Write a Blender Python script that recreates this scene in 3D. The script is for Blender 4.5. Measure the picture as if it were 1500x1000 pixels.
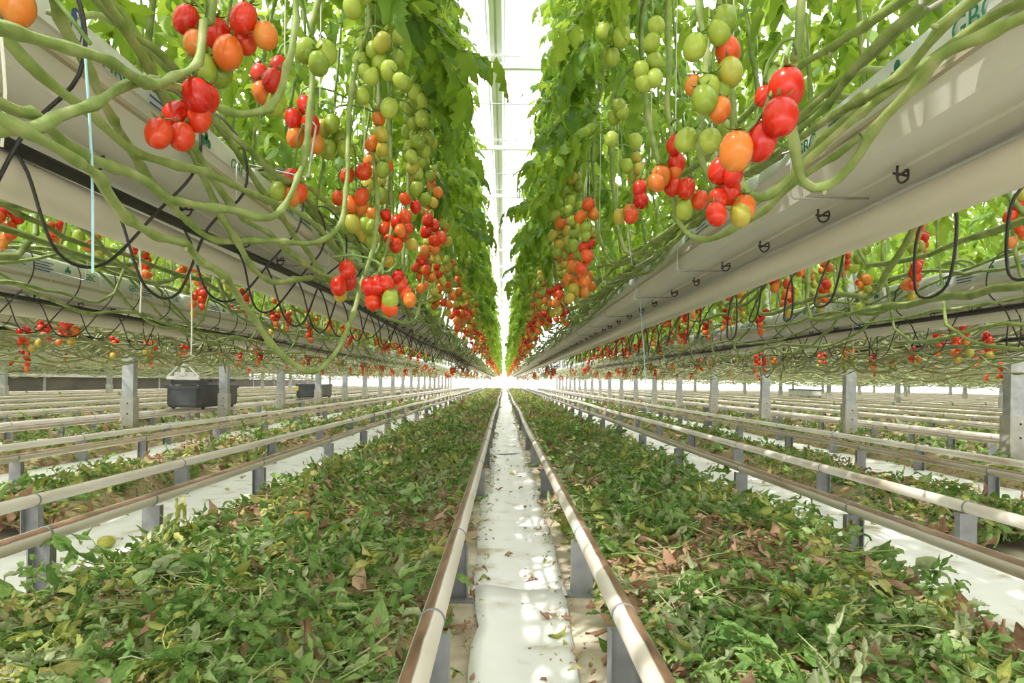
import bpy, math, random
import numpy as np
from mathutils import Matrix, Vector, Euler

# ------------------------------------------------------------------ camera, world, sun, exposure
scene = bpy.context.scene
COL = scene.collection
for o in list(bpy.data.objects):
    bpy.data.objects.remove(o)
EYE = 0.70                        # camera height above the greenhouse floor
ROLL = 0.0125
cr, sr = math.cos(ROLL), math.sin(ROLL)
cd = bpy.data.cameras.new('camera')
cd.sensor_width = 36; cd.lens = 24; cd.shift_x = 0.008; cd.shift_y = 0.0393
cd.clip_start = 0.02; cd.clip_end = 500
cam = bpy.data.objects.new('camera', cd); COL.objects.link(cam)
cam.matrix_world = Matrix(((cr, -sr, 0, 0), (0, 0, -1, 0), (sr, cr, 0, EYE), (0, 0, 0, 1)))
scene.camera = cam

w = bpy.data.worlds.new('sky'); scene.world = w; w.use_nodes = True
bg = w.node_tree.nodes['Background']
bg.inputs[0].default_value = (1.0, 0.95, 0.97, 1); bg.inputs[1].default_value = 3.3
sd = bpy.data.lights.new('sun', 'SUN'); sd.energy = 4.0; sd.angle = math.radians(0.8); sd.color = (1.0, 0.93, 0.87)
sun = bpy.data.objects.new('sun', sd); COL.objects.link(sun)
sun.rotation_euler = Vector((0.50, 0.30, -0.82)).to_track_quat('-Z', 'Y').to_euler()
sun.location = (-6, -4, 12)
vs = scene.view_settings
vs.view_transform = 'Standard'; vs.look = 'None'; vs.gamma = 1.0; vs.use_curve_mapping = False
vs.exposure = 0.40

R = random.Random(7)
N = np.random.default_rng(11)
PI = math.pi

def at(px, py, d):
    """world point seen at pixel (px,py) of the 1500x1000 photo, d metres down the aisle"""
    dx, dy = px - 738.0, py - 559.0
    return np.array(((dx*cr + dy*sr)/1000*d, d, EYE + (dx*sr - dy*cr)/1000*d))

# ------------------------------------------------------------------ materials
def newmat(name):
    m = bpy.data.materials.new(name); m.use_nodes = True
    nt = m.node_tree; nt.nodes.clear()
    out = nt.nodes.new('ShaderNodeOutputMaterial')
    return m, nt, out
def nd(nt, t, **kw):
    n = nt.nodes.new('ShaderNode' + t)
    for k, v in kw.items(): setattr(n, k, v)
    return n
def ramp(nt, fac, stops):
    r = nd(nt, 'ValToRGB'); e = r.color_ramp.elements
    while len(e) < len(stops): e.new(0.5)
    for el, (p, c) in zip(e, stops): el.position = p; el.color = (*c, 1)
    nt.links.new(fac, r.inputs[0]); return r.outputs[0]
def noise(nt, scale, detail=3, stretch=None, coord='Object'):
    tc = nd(nt, 'TexCoord'); n = nd(nt, 'TexNoise')
    n.inputs['Scale'].default_value = scale; n.inputs['Detail'].default_value = detail
    src = tc.outputs[coord]
    if stretch:
        mp = nd(nt, 'Mapping'); mp.inputs['Scale'].default_value = stretch
        nt.links.new(src, mp.inputs[0]); src = mp.outputs[0]
    nt.links.new(src, n.inputs['Vector']); return n.outputs['Fac']
def bump(nt, h, strength, dist=0.01):
    b = nd(nt, 'Bump'); b.inputs['Strength'].default_value = strength; b.inputs['Distance'].default_value = dist
    nt.links.new(h, b.inputs['Height']); return b.outputs[0]
def simple(name, stops, rough=0.5, scale=8, metal=0.0, bmp=0.0, stretch=None, spec=0.5, detail=4):
    m, nt, out = newmat(name); p = nd(nt, 'BsdfPrincipled')
    f = noise(nt, scale, detail, stretch)
    if len(stops) == 1: stops = [(0.3, stops[0]), (0.7, tuple(min(1, c*1.12) for c in stops[0]))]
    nt.links.new(ramp(nt, f, stops), p.inputs['Base Color'])
    p.inputs['Roughness'].default_value = rough; p.inputs['Metallic'].default_value = metal
    p.inputs['Specular IOR Level'].default_value = spec
    if bmp: nt.links.new(bump(nt, f, bmp), p.inputs['Normal'])
    nt.links.new(p.outputs[0], out.inputs[0]); return m
def leafmat(name, stops, trans, tw=0.35, rough=0.5, island=False, nscale=14):
    m, nt, out = newmat(name); p = nd(nt, 'BsdfPrincipled'); t = nd(nt, 'BsdfTranslucent'); mx = nd(nt, 'MixShader')
    if island: rnd = nd(nt, 'NewGeometry').outputs['Random Per Island']
    else: rnd = nd(nt, 'ObjectInfo').outputs['Random']
    f = noise(nt, nscale, 3)
    a = nd(nt, 'Math', operation='MULTIPLY_ADD'); a.inputs[1].default_value = 0.65
    b = nd(nt, 'Math', operation='MULTIPLY_ADD'); b.inputs[1].default_value = 0.9; b.inputs[2].default_value = -0.27
    nt.links.new(f, b.inputs[0]); nt.links.new(rnd, a.inputs[0]); nt.links.new(b.outputs[0], a.inputs[2])
    c = ramp(nt, a.outputs[0], stops)
    nt.links.new(c, p.inputs['Base Color']); p.inputs['Roughness'].default_value = rough
    p.inputs['Specular IOR Level'].default_value = 0.45
    nt.links.new(bump(nt, noise(nt, 75 if nscale == 20 else 60, 3), 0.9 if nscale == 20 else 0.35, 0.006), p.inputs['Normal'])
    mixc = nd(nt, 'MixRGB'); mixc.inputs[0].default_value = 0.35; nt.links.new(c, mixc.inputs[1]); mixc.inputs[2].default_value = (*trans, 1)
    mixc.inputs[0].default_value = 0.7
    nt.links.new(mixc.outputs[0], t.inputs[0])
    mx.inputs[0].default_value = tw
    nt.links.new(p.outputs[0], mx.inputs[1]); nt.links.new(t.outputs[0], mx.inputs[2])
    nt.links.new(mx.outputs[0], out.inputs[0]); return m

M = {}
LEAF_STOPS = [(0.05, (0.045, 0.12, 0.024)), (0.30, (0.10, 0.225, 0.028)), (0.60, (0.19, 0.34, 0.03)), (0.95, (0.36, 0.50, 0.05))]
M['leaf'] = leafmat('tomato_leaf', LEAF_STOPS, (0.52, 0.68, 0.07), 0.45)
M['foliage'] = leafmat('tomato_foliage', LEAF_STOPS, (0.52, 0.68, 0.07), 0.45, island=True)
def wilt(n, s, tr, tw=0.25, island=False): M[n] = leafmat(n, s, tr, tw, 0.6, island, 20)
for suf, isl in (('', False), ('_i', True)):
    wilt('wilt_green'+suf, [(0.05, (0.06, 0.15, 0.035)), (0.35, (0.145, 0.275, 0.06)), (0.65, (0.25, 0.39, 0.11)), (0.95, (0.43, 0.54, 0.25))], (0.3, 0.5, 0.08), 0.25, isl)
    wilt('wilt_pale'+suf, [(0.1, (0.26, 0.33, 0.16)), (0.9, (0.50, 0.54, 0.33))], (0.4, 0.55, 0.15), 0.25, isl)
    wilt('wilt_yellow'+suf, [(0.1, (0.26, 0.33, 0.07)), (0.6, (0.44, 0.46, 0.13)), (0.95, (0.62, 0.56, 0.26))], (0.6, 0.6, 0.1), 0.25, isl)
    wilt('wilt_brown'+suf, [(0.1, (0.22, 0.12, 0.07)), (0.5, (0.42, 0.25, 0.16)), (0.95, (0.62, 0.45, 0.32))], (0.5, 0.3, 0.1), 0.12, isl)
M['stem'] = simple('vine_stem', [(0.25, (0.12, 0.19, 0.035)), (0.48, (0.22, 0.30, 0.08)), (0.62, (0.30, 0.36, 0.13)), (0.8, (0.46, 0.44, 0.24))], 0.6, 24, bmp=0.3, detail=5)
M['stem_dry'] = simple('vine_stem_pale', [(0.25, (0.20, 0.25, 0.09)), (0.5, (0.32, 0.36, 0.16)), (0.75, (0.50, 0.46, 0.30))], 0.65, 12, bmp=0.3, detail=5)
M['truss'] = simple('truss_stalk', [(0.3, (0.10, 0.20, 0.04)), (0.7, (0.26, 0.38, 0.12))], 0.6, 30)
def tom(name, stops):
    m, nt, out = newmat(name); p = nd(nt, 'BsdfPrincipled')
    f = noise(nt, 22, 2); r = nd(nt, 'ObjectInfo').outputs['Random']
    a = nd(nt, 'Math', operation='MULTIPLY_ADD'); a.inputs[1].default_value = 0.5
    nt.links.new(r, a.inputs[0]); nt.links.new(f, a.inputs[2])
    b = nd(nt, 'Math', operation='ADD'); b.inputs[1].default_value = -0.25; nt.links.new(a.outputs[0], b.inputs[0])
    nt.links.new(ramp(nt, b.outputs[0], stops), p.inputs['Base Color'])
    p.inputs['Roughness'].default_value = 0.22; p.inputs['Specular IOR Level'].default_value = 0.5
    p.inputs['Subsurface Weight'].default_value = 0.0
    nt.links.new(p.outputs[0], out.inputs[0]); M[name] = m
tom('tomato_red', [(0.2, (0.52, 0.010, 0.005)), (0.8, (0.66, 0.032, 0.008))])
tom('tomato_vermilion', [(0.2, (0.62, 0.035, 0.010)), (0.8, (0.72, 0.09, 0.016))])
tom('tomato_orange', [(0.2, (0.72, 0.13, 0.015)), (0.8, (0.66, 0.24, 0.04))])
tom('tomato_turning', [(0.25, (0.52, 0.36, 0.05)), (0.75, (0.40, 0.40, 0.06))])
tom('tomato_green', [(0.2, (0.20, 0.29, 0.03)), (0.8, (0.33, 0.42, 0.05))])
tom('tomato_pale_green', [(0.2, (0.32, 0.42, 0.05)), (0.8, (0.44, 0.53, 0.09))])
TOM = ['tomato_red', 'tomato_vermilion', 'tomato_orange', 'tomato_turning', 'tomato_green', 'tomato_pale_green']
M['gutter'] = simple('gutter_coated_steel', [(0.3, (0.58, 0.57, 0.53)), (0.7, (0.66, 0.65, 0.61))], 0.42, 3, stretch=(3, 0.25, 3))
M['rim'] = simple('gutter_rim', [(0.3, (0.38, 0.33, 0.25)), (0.7, (0.50, 0.45, 0.36))], 0.5, 4, stretch=(3, 0.4, 3))
M['pipe'] = simple('white_pipe', [(0.3, (0.68, 0.64, 0.55)), (0.7, (0.76, 0.72, 0.63))], 0.32, 3, stretch=(3, 0.3, 3))
M['black'] = simple('black_plastic', [(0.3, (0.012, 0.012, 0.013)), (0.7, (0.03, 0.03, 0.03))], 0.4, 10)
M['wire'] = simple('grey_wire', [(0.3, (0.40, 0.39, 0.37)), (0.7, (0.58, 0.57, 0.54))], 0.35, 20, metal=0.6)
M['slab'] = simple('slab_film', [(0.3, (0.66, 0.67, 0.68)), (0.7, (0.78, 0.79, 0.79))], 0.3, 12, bmp=0.5)
M['print_green'] = simple('print_green', [(0.02, 0.20, 0.13)], 0.5)
M['print_blue'] = simple('print_blue', [(0.05, 0.08, 0.26)], 0.5)
M['print_dark'] = simple('print_dark', [(0.08, 0.10, 0.13)], 0.5)
M['film'] = simple('white_ground_film', [(0.30, (0.50, 0.40, 0.30)), (0.37, (0.78, 0.76, 0.73)), (0.45, (0.90, 0.90, 0.91)), (0.7, (0.94, 0.94, 0.96))], 0.35, 7, bmp=0.35, detail=8)
M['soil'] = simple('floor_cover', [(0.3, (0.34, 0.27, 0.19)), (0.5, (0.55, 0.48, 0.37)), (0.7, (0.72, 0.68, 0.58))], 0.85, 6, bmp=0.4, detail=7)
M['litter'] = simple('dry_litter', [(0.30, (0.10, 0.12, 0.04)), (0.40, (0.28, 0.17, 0.10)), (0.47, (0.44, 0.30, 0.20)), (0.54, (0.20, 0.23, 0.07)), (0.62, (0.40, 0.31, 0.18)), (0.72, (0.15, 0.20, 0.06))], 0.9, 34, bmp=0.9, detail=8)
M['steel'] = simple('galvanised_steel', [(0.3, (0.34, 0.36, 0.37)), (0.7, (0.50, 0.52, 0.53))], 0.5, 14, metal=0.35)
M['stand'] = simple('stand_steel', [(0.3, (0.20, 0.21, 0.22)), (0.7, (0.30, 0.31, 0.32))], 0.5, 14, metal=0.2)
M['concrete'] = simple('concrete', [(0.3, (0.40, 0.39, 0.36)), (0.7, (0.56, 0.55, 0.51))], 0.8, 12, bmp=0.3)
M['dark'] = simple('dark_hole', [(0.02, 0.02, 0.02)], 0.7)
M['crate'] = simple('charcoal_plastic', [(0.3, (0.045, 0.048, 0.055)), (0.7, (0.075, 0.08, 0.09))], 0.45, 6)
M['crate_pale'] = simple('pale_plastic', [(0.3, (0.60, 0.63, 0.66)), (0.7, (0.74, 0.76, 0.78))], 0.45, 6)
M['trolley'] = simple('trolley_frame', [(0.3, (0.62, 0.60, 0.56)), (0.7, (0.78, 0.77, 0.74))], 0.5, 6)
M['white_alu'] = simple('white_aluminium', [(0.3, (0.80, 0.81, 0.81)), (0.7, (0.88, 0.89, 0.89))], 0.45, 2)
M['darkwall'] = simple('dark_wall_panel', [(0.3, (0.045, 0.04, 0.032)), (0.7, (0.09, 0.08, 0.06))], 0.6, 1.2)
M['twine_white'] = simple('white_twine', [(0.66, 0.66, 0.60)], 0.7)
M['twine_blue'] = simple('blue_twine', [(0.38, 0.62, 0.74)], 0.7)
M['yellow'] = simple('yellow_sticker', [(0.75, 0.58, 0.05)], 0.5)
M['flower'] = simple('clip_white', [(0.80, 0.80, 0.76)], 0.5)

def glass():
    m, nt, out = newmat('greenhouse_glass')
    t = nd(nt, 'BsdfTransparent'); g = nd(nt, 'BsdfGlossy'); mx = nd(nt, 'MixShader')
    t.inputs[0].default_value = (0.95, 0.97, 0.96, 1); g.inputs['Roughness'].default_value = 0.08; mx.inputs[0].default_value = 0.06
    nt.links.new(t.outputs[0], mx.inputs[1]); nt.links.new(g.outputs[0], mx.inputs[2]); nt.links.new(mx.outputs[0], out.inputs[0]); return m
M['glass'] = glass()
def rail_mat(name, ox):
    """painted pipe with a wheel-worn rusty track on its upper outer side"""
    m, nt, out = newmat(name); p = nd(nt, 'BsdfPrincipled')
    geo = nd(nt, 'NewGeometry'); dot = nd(nt, 'VectorMath', operation='DOT_PRODUCT')
    v = Vector((ox*0.42, 0, 1)).normalized(); dot.inputs[1].default_value = v
    nt.links.new(geo.outputs['Normal'], dot.inputs[0])
    n1 = noise(nt, 26, 5, (1, 0.35, 1))
    ad = nd(nt, 'Math', operation='MULTIPLY_ADD'); ad.inputs[1].default_value = 0.16
    nt.links.new(n1, ad.inputs[0]); nt.links.new(dot.outputs['Value'], ad.inputs[2])
    mk = nd(nt, 'MapRange'); mk.inputs[1].default_value = 0.90; mk.inputs[2].default_value = 0.965
    nt.links.new(ad.outputs[0], mk.inputs[0])
    n2 = noise(nt, 9, 5, (1, 0.2, 1))
    paint = ramp(nt, n2, [(0.28, (0.46, 0.36, 0.27)), (0.42, (0.66, 0.60, 0.53)), (0.7, (0.76, 0.72, 0.67))])
    rust = ramp(nt, n1, [(0.3, (0.12, 0.065, 0.04)), (0.55, (0.24, 0.14, 0.085)), (0.8, (0.40, 0.28, 0.19))])
    mx = nd(nt, 'MixRGB'); nt.links.new(mk.outputs[0], mx.inputs[0]); nt.links.new(paint, mx.inputs[1]); nt.links.new(rust, mx.inputs[2])
    nt.links.new(mx.outputs[0], p.inputs['Base Color']); p.inputs['Roughness'].default_value = 0.38
    nt.links.new(p.outputs[0], out.inputs[0]); return m
M['rail_in_left'] = rail_mat('rail_paint_a', -1); M['rail_in_right'] = rail_mat('rail_paint_b', 1)

# ------------------------------------------------------------------ mesh helpers
class MB:
    def __init__(s): s.v = []; s.f = []; s.m = []; s.n = 0
    def add(s, v, f, mi=0):
        v = np.asarray(v, float).reshape(-1, 3)
        s.v.append(v); s.f += [tuple(int(i)+s.n for i in q) for q in f]; s.m += [mi]*len(f); s.n += len(v); return s
    def box(s, x0, x1, y0, y1, z0, z1, mi=0):
        v = [(x, y, z) for z in (z0, z1) for y in (y0, y1) for x in (x0, x1)]
        return s.add(v, [(0, 2, 3, 1), (4, 5, 7, 6), (0, 1, 5, 4), (2, 6, 7, 3), (0, 4, 6, 2), (1, 3, 7, 5)], mi)
    def tube(s, path, rad, n=6, mi=0, cap=True):
        v, f = tube(path, rad, n, cap); return s.add(v, f, mi)
    def mesh(s, name, mats, smooth=False):
        me = bpy.data.meshes.new(name)
        me.from_pydata(np.concatenate(s.v).tolist() if s.v else [], [], s.f)
        for m in (mats if isinstance(mats, (list, tuple)) else [mats]): me.materials.append(m if not isinstance(m, str) else M[m])
        if any(s.m): me.polygons.foreach_set('material_index', s.m)
        if smooth: me.polygons.foreach_set('use_smooth', [True]*len(s.f))
        me.update(); return me
def tube(path, rad, n=6, cap=True):
    P = np.asarray(path, float); k = len(P)
    rad = np.full(k, rad) if np.isscalar(rad) else np.asarray(rad, float)
    T = np.gradient(P, axis=0); T /= np.linalg.norm(T, axis=1)[:, None] + 1e-12
    ref = np.array((0, 0, 1.0)) if abs(T[0, 2]) < 0.8 else np.array((1.0, 0, 0))
    U = np.zeros_like(P); u = ref - T[0]*ref.dot(T[0]); u /= np.linalg.norm(u); U[0] = u
    for i in range(1, k):
        u = u - T[i]*u.dot(T[i]); u /= np.linalg.norm(u) + 1e-12; U[i] = u
    W = np.cross(T, U); a = np.arange(n)*2*PI/n
    V = P[:, None, :] + rad[:, None, None]*(np.cos(a)[None, :, None]*U[:, None, :] + np.sin(a)[None, :, None]*W[:, None, :])
    f = [(i*n+j, i*n+(j+1) % n, (i+1)*n+(j+1) % n, (i+1)*n+j) for i in range(k-1) for j in range(n)]
    if cap: f += [tuple(range(n-1, -1, -1)), tuple((k-1)*n+j for j in range(n))]
    return V.reshape(-1, 3), f
def spline(pts, step=0.045):
    P = np.asarray(pts, float); Q = np.vstack([2*P[0]-P[1], P, 2*P[-1]-P[-2]]); out = []
    for i in range(1, len(Q)-2):
        p0, p1, p2, p3 = Q[i-1], Q[i], Q[i+1], Q[i+2]
        k = max(2, int(np.linalg.norm(p2-p1)/step)); t = (np.arange(k)/k)[:, None]
        out.append(0.5*((2*p1) + (-p0+p2)*t + (2*p0-5*p1+4*p2-p3)*t**2 + (-p0+3*p1-3*p2+p3)*t**3))
    out.append(P[-1:]); return np.vstack(out)
def obj(name, me, parent=None, loc=(0, 0, 0), rot=None, sc=None, kind=None):
    o = bpy.data.objects.new(name, me); COL.objects.link(o)
    o.location = loc
    if rot is not None: o.rotation_euler = rot
    if sc is not None: o.scale = (sc, sc, sc) if np.isscalar(sc) else sc
    if parent is not None: o.parent = parent
    if kind: o['kind'] = kind
    return o
def tag(o, label, cat, group=None):
    o['label'] = label; o['category'] = cat
    if group: o['group'] = group
    return o
def thing(name, label, cat, loc=(0, 0, 0), group=None):
    return tag(obj(name, None, None, loc), label, cat, group)
def join_inst(tmpls, which, mats4, mids=None):
    """numpy join of many transformed copies of template (verts, faces) pairs"""
    V = []; F = []; MI = []; n = 0
    for i, (k, A) in enumerate(zip(which, mats4)):
        v, f = tmpls[k]
        V.append(v @ A[:3, :3].T + A[:3, 3]); F += [tuple(j+n for j in q) for q in f]; n += len(v)
        MI += [0 if mids is None else mids[i]]*len(f)
    b = MB(); b.v = V; b.f = F; b.m = MI; b.n = n; return b
def mat4(loc, rot, sc):
    A = np.array(Euler(rot).to_matrix())*sc; B = np.eye(4); B[:3, :3] = A; B[:3, 3] = loc; return B
SIDE = {-1: 'dark cart side', 1: 'pale cart side'}
ORD = ['', 'first', 'second', 'third', 'fourth', 'fifth', 'sixth', 'seventh', 'eighth', 'ninth', 'tenth', 'eleventh', 'twelfth', 'thirteenth', 'fourteenth', 'fifteenth', 'sixteenth', 'seventeenth', 'eighteenth', 'nineteenth', 'twentieth', 'twenty-first', 'twenty-second', 'twenty-third']
Y0, Y1 = -1.2, 60.0

# ------------------------------------------------------------------ the shell: floor, walls, roof
b = MB(); b.add([(-17, -8, 0), (39, -8, 0), (39, 62, 0), (-17, 62, 0)], [(0, 1, 2, 3)])
fl = obj('floor', b.mesh('floor', 'soil')); fl['kind'] = 'structure'

def struct(name, me=None, parent=None, **k):
    o = obj(name, me, parent, **k)
    if parent is None: o['kind'] = 'structure'
    return o
# far end wall: glass panes between white posts and rails
wb = struct('wall_back')
pane = MB().box(-0.98, 0.98, -0.004, 0.004, 0, 2.4).mesh('pane', 'glass')
postm = MB().box(-0.05, 0.05, -0.06, 0.06, 0, 5.4).mesh('post', 'white_alu')
for i, x in enumerate(np.arange(-16, 38.1, 2.0)):
    obj('post', postm, wb, (x, 61.6, 0))
    if x < 37.5:
        obj('pane', pane, wb, (x+1, 61.6, 0.35)); obj('pane', pane, wb, (x+1, 61.6, 2.85))
obj('rail', MB().box(-16, 38, 61.52, 61.68, 0.0, 0.34).box(-16, 38, 61.55, 61.65, 2.75, 2.85).box(-16, 38, 61.5, 61.7, 5.25, 5.4).mesh('wall_rail', 'white_alu'), wb)
wl = struct('wall_left')
panel = MB().box(-0.03, 0.03, 0.04, 3.96, 0, 0.66).mesh('panel', 'darkwall')
gpan = MB().box(-0.004, 0.004, 0.04, 3.96, 0, 2.2).mesh('side_pane', 'glass')
lpost = MB().box(-0.06, 0.06, -0.07, 0.07, 0, 5.4).mesh('side_post', 'stand')
for i in range(16):
    y = -4 + i*4.0
    obj('post', lpost, wl, (-16.2, y, 0))
    obj('panel', panel, wl, (-16.2, y, 0.0)); 
    obj('pane', gpan, wl, (-16.2, y, 0.80)); obj('pane', gpan, wl, (-16.2, y, 3.05))
obj('rail', MB().box(-16.28, -16.1, -4, 61.6, 0.67, 0.79).box(-16.28, -16.12, -4, 61.6, 3.0, 3.05).mesh('side_rail', 'concrete'), wl)
obj('screen', MB().box(-16.5, -16.4, 2, 44, 0.0, 2.6).mesh('dark_screen', 'darkwall'), wl)
wr = struct('wall_right')
for i in range(16):
    y = -4 + i*4.0
    obj('post', lpost, wr, (38.2, y, 0)); obj('pane', gpan, wr, (38.2, y, 0.5)); obj('pane', gpan, wr, (38.2, y, 2.9))
obj('rail', MB().box(38.1, 38.3, -4, 61.6, 0, 0.5).box(38.15, 38.25, -4, 61.6, 2.75, 2.85).mesh('side_rail_b', 'white_alu'), wr)

# roof: white longitudinal roof gutters, ridges, cross trusses and glass panes
ZT = EYE + 5.26
roof = struct('ceiling')
XG = [-0.2 + 4*k for k in range(-4, 11)]
rg = MB(); rg.box(-0.10, -0.02, Y0-6, 61.6, 0.0, 0.16).box(0.02, 0.10, Y0-6, 61.6, 0.0, 0.16).box(-0.16, -0.13, Y0-6, 61.6, 0.10, 0.2).box(0.13, 0.16, Y0-6, 61.6, 0.10, 0.2).box(-0.02, 0.02, Y0-6, 61.6, 0.05, 0.1)
rgm = rg.mesh('roof_gutter', 'white_alu'); rdm = MB().box(-0.04, 0.04, Y0-6, 61.6, -0.03, 0.03).mesh('ridge_bar', 'white_alu')
slope = math.atan2(0.85, 2.0); ln = math.hypot(0.85, 2.0)
pm = MB().box(0.05, ln-0.05, 0.03, 1.97, -0.003, 0.003).mesh('roof_pane', 'glass')
gb = MB().box(0.0, ln, -0.02, 0.02, -0.03, 0.02).mesh('glazing_bar', 'white_alu')
for k, x in enumerate(XG):
    obj('roof_gutter', rgm, roof, (x, 0, ZT+0.25))
    if k == len(XG)-1: break
    obj('ridge_bar', rdm, roof, (x+2, 0, ZT+1.3))
    for s in (0, 1):
        near = abs(x+2*s+1+0.2) < 2.2
        far = MB()
        for j in range(34):
            y = -6 + j*2.0
            if s == 0: loc, rot = (x, y, ZT+0.42), (0, -slope, 0)
            else: loc, rot = (x+4, y, ZT+0.42), (0, -slope, PI)
            yl = y if s == 0 else y+2.0
            if near: obj('pane', pm, roof, (loc[0], yl, loc[2]), rot); obj('glazing_bar', gb, roof, loc, rot)
            else:
                A = mat4((loc[0], yl, loc[2]), rot, 1)
                v = np.array([(0.05, 0.03, 0), (ln-.05, 0.03, 0), (ln-.05, 1.97, 0), (0.05, 1.97, 0)]) @ A[:3, :3].T + A[:3, 3]
                far.add(v, [(0, 1, 2, 3)])
        if not near: obj('pane_field', far.mesh('pane_field', 'glass'), roof, kind='stuff')
trm = MB().box(-16.2, 38.2, -0.05, 0.05, 0.0, 0.09).box(-16.2, 38.2, -0.03, 0.03, 0.22, 0.27).mesh('truss_beam', 'white_alu')
thin = MB().tube([(-16.2, 0, 0), (38.2, 0, 0)], 0.012, 6).mesh('tension_rod', 'steel')
for j in range(15):
    y = -0.5 + 4.0*j
    obj('truss_beam', trm, roof, (0, y, ZT)); obj('tension_rod', thin, roof, (0, y+0.3, EYE+4.8))
    br = MB()
    for x in XG[2:7]:
        for q in range(4): br.tube([(x+q, y, ZT+0.05), (x+q+0.5, y, ZT+0.24), (x+q+1, y, ZT+0.05)], 0.012, 4)
    obj('truss_bracing', br.mesh('truss_bracing', 'white_alu'), roof)

# ------------------------------------------------------------------ tracks of pipe rails
RZ = EYE - 0.50
RR = 0.0255
def track_x(k):
    return {0: (-0.143, 0.266), -1: (-1.885, -1.44), 1: (1.435, 1.945), -2: (-3.445, -2.965), 2: (2.93, 3.425)}.get(k) or (k*1.6-0.24+(0.03 if k > 0 else -0.03), k*1.6+0.24+(0.03 if k > 0 else -0.03))
def stands(k):
    base = {0: [0.15, 1.42, 2.2, 4.1], -1: [0.7, 2.1, 2.75, 4.0], 1: [0.1, 1.45, 2.8, 4.1]}.get(k, [1.3, 2.75, 4.1])
    return base + [5.58+1.43*i for i in range(38)]
sb = MB(); H = RZ-RR
sb.box(-0.036, 0.036, -0.003, 0.003, 0.0, H).box(-0.036, -0.031, 0.003, 0.030, 0.0, H).box(0.031, 0.036, 0.003, 0.030, 0.0, H).box(-0.055, 0.055, -0.03, 0.05, 0, 0.006)
stand_m = sb.mesh('stand', 'stand')
cb = MB(); an = np.linspace(0, 2*PI, 17)
v, f = tube([(0, -0.004, 0), (0, 0.004, 0)], RR+0.0022, 16); cb.add(v, f)
collar_m = cb.mesh('collar', 'stand', True)
rail_meshes = {}
for s, mt in ((0, 'rail_in_left'), (1, 'rail_in_right')):
    bb = MB(); bb.tube([(0, y, 0) for y in np.linspace(Y0, Y1, 60)], RR, 16); rail_meshes[s] = bb.mesh('rail', mt, True)
for k in range(-9, 23):
    xs = track_x(k); c = sum(xs)/2
    if k == 0: lab = 'pair of rust-striped pipe rails along the central white path'
    else: lab = f'{ORD[abs(k)]} pair of pipe rails out from the central path, {SIDE[1 if k > 0 else -1]}'
    t = thing('pipe_rail_track', lab, 'rail track', (c, Y0, 0), 'pipe rail tracks')
    for s in (0, 1):
        wob = MB(); ys = np.linspace(Y0, Y1, 90)
        if abs(k) <= 1:
            px = 0.012*np.sin(ys*0.55+k+s)*np.clip((ys-5)/6, 0, 1); pz = 0.010*np.sin(ys*0.7+2*k+s*0.5)*np.clip((ys-5)/6, 0, 1)
            wob.tube(np.stack([px, ys-Y0, pz], 1), RR, 16)
            me = wob.mesh('rail', 'rail_in_left' if s == 0 else 'rail_in_right', True); obj('rail', me, t, (xs[s]-c, 0, RZ))
        else: obj('rail', rail_meshes[s], t, (xs[s]-c, -Y0, RZ))
        for i, y in enumerate(stands(k)):
            if abs(k) > 5 and i % 2: continue
            yy = y + (0.05 if s else 0)
            obj('stand', stand_m, t, (xs[s]-c, yy-Y0, 0), (0, 0, 0 if (i+s) % 2 else PI))
            obj('collar', collar_m, t, (xs[s]-c, yy-Y0, RZ))

# white ground film, laid in overlapping lengths under the tracks
def film(x0, x1, y0, y1, z, lab, seed):
    r = np.random.default_rng(seed); b = MB(); nx = 9; ny = max(6, int((y1-y0)/0.12))
    el = np.cumsum(r.normal(0, 0.006, ny)); er = np.cumsum(r.normal(0, 0.006, ny)); el -= np.linspace(el[0], el[-1], ny); er -= np.linspace(er[0], er[-1], ny)
    V = []
    for j, y in enumerate(np.linspace(y0, y1, ny)):
        for i in range(nx):
            u = i/(nx-1); x = (x0+el[j])*(1-u) + (x1+er[j])*u
            V.append((x, y + 0.01*math.sin(u*5+seed), z + 0.004*math.sin(y*3.1+u*4+seed) + 0.003*math.sin(y*11+u*9) + r.uniform(0, 0.002)))
    Fq = [(j*nx+i, j*nx+i+1, (j+1)*nx+i+1, (j+1)*nx+i) for j in range(ny-1) for i in range(nx-1)]
    o = obj('ground_film', b.add(V, Fq).mesh('ground_film', 'film', True)); md = o.modifiers.new('t', 'SOLIDIFY'); md.thickness = 0.003; md.offset = -1
    return tag(o, lab, 'plastic sheet', 'white ground film')
segs = [(-1.2, 2.27, 0.016, -0.085, 0.20), (2.2, 6.6, 0.010, -0.10, 0.215), (6.5, 13.0, 0.016, -0.12, 0.22), (12.9, 24, 0.010, -0.12, 0.23), (23.9, 60, 0.016, -0.12, 0.23)]
for i, (a_, b_, z, xa, xb) in enumerate(segs):
    film(xa, xb, a_, b_, z, f'{ORD[i+1]} length of white film laid along the central path between its rails', 20+i)
for k in [q for q in range(-5, 6) if q]:
    xs = track_x(k); film(xs[0]-0.06 - (0.02 if k > 0 else 0), xs[1]+0.08, Y0, Y1, 0.012, f'white film strip under the {ORD[abs(k)]} pair of rails out, {SIDE[1 if k > 0 else -1]}', 40+k)

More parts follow.
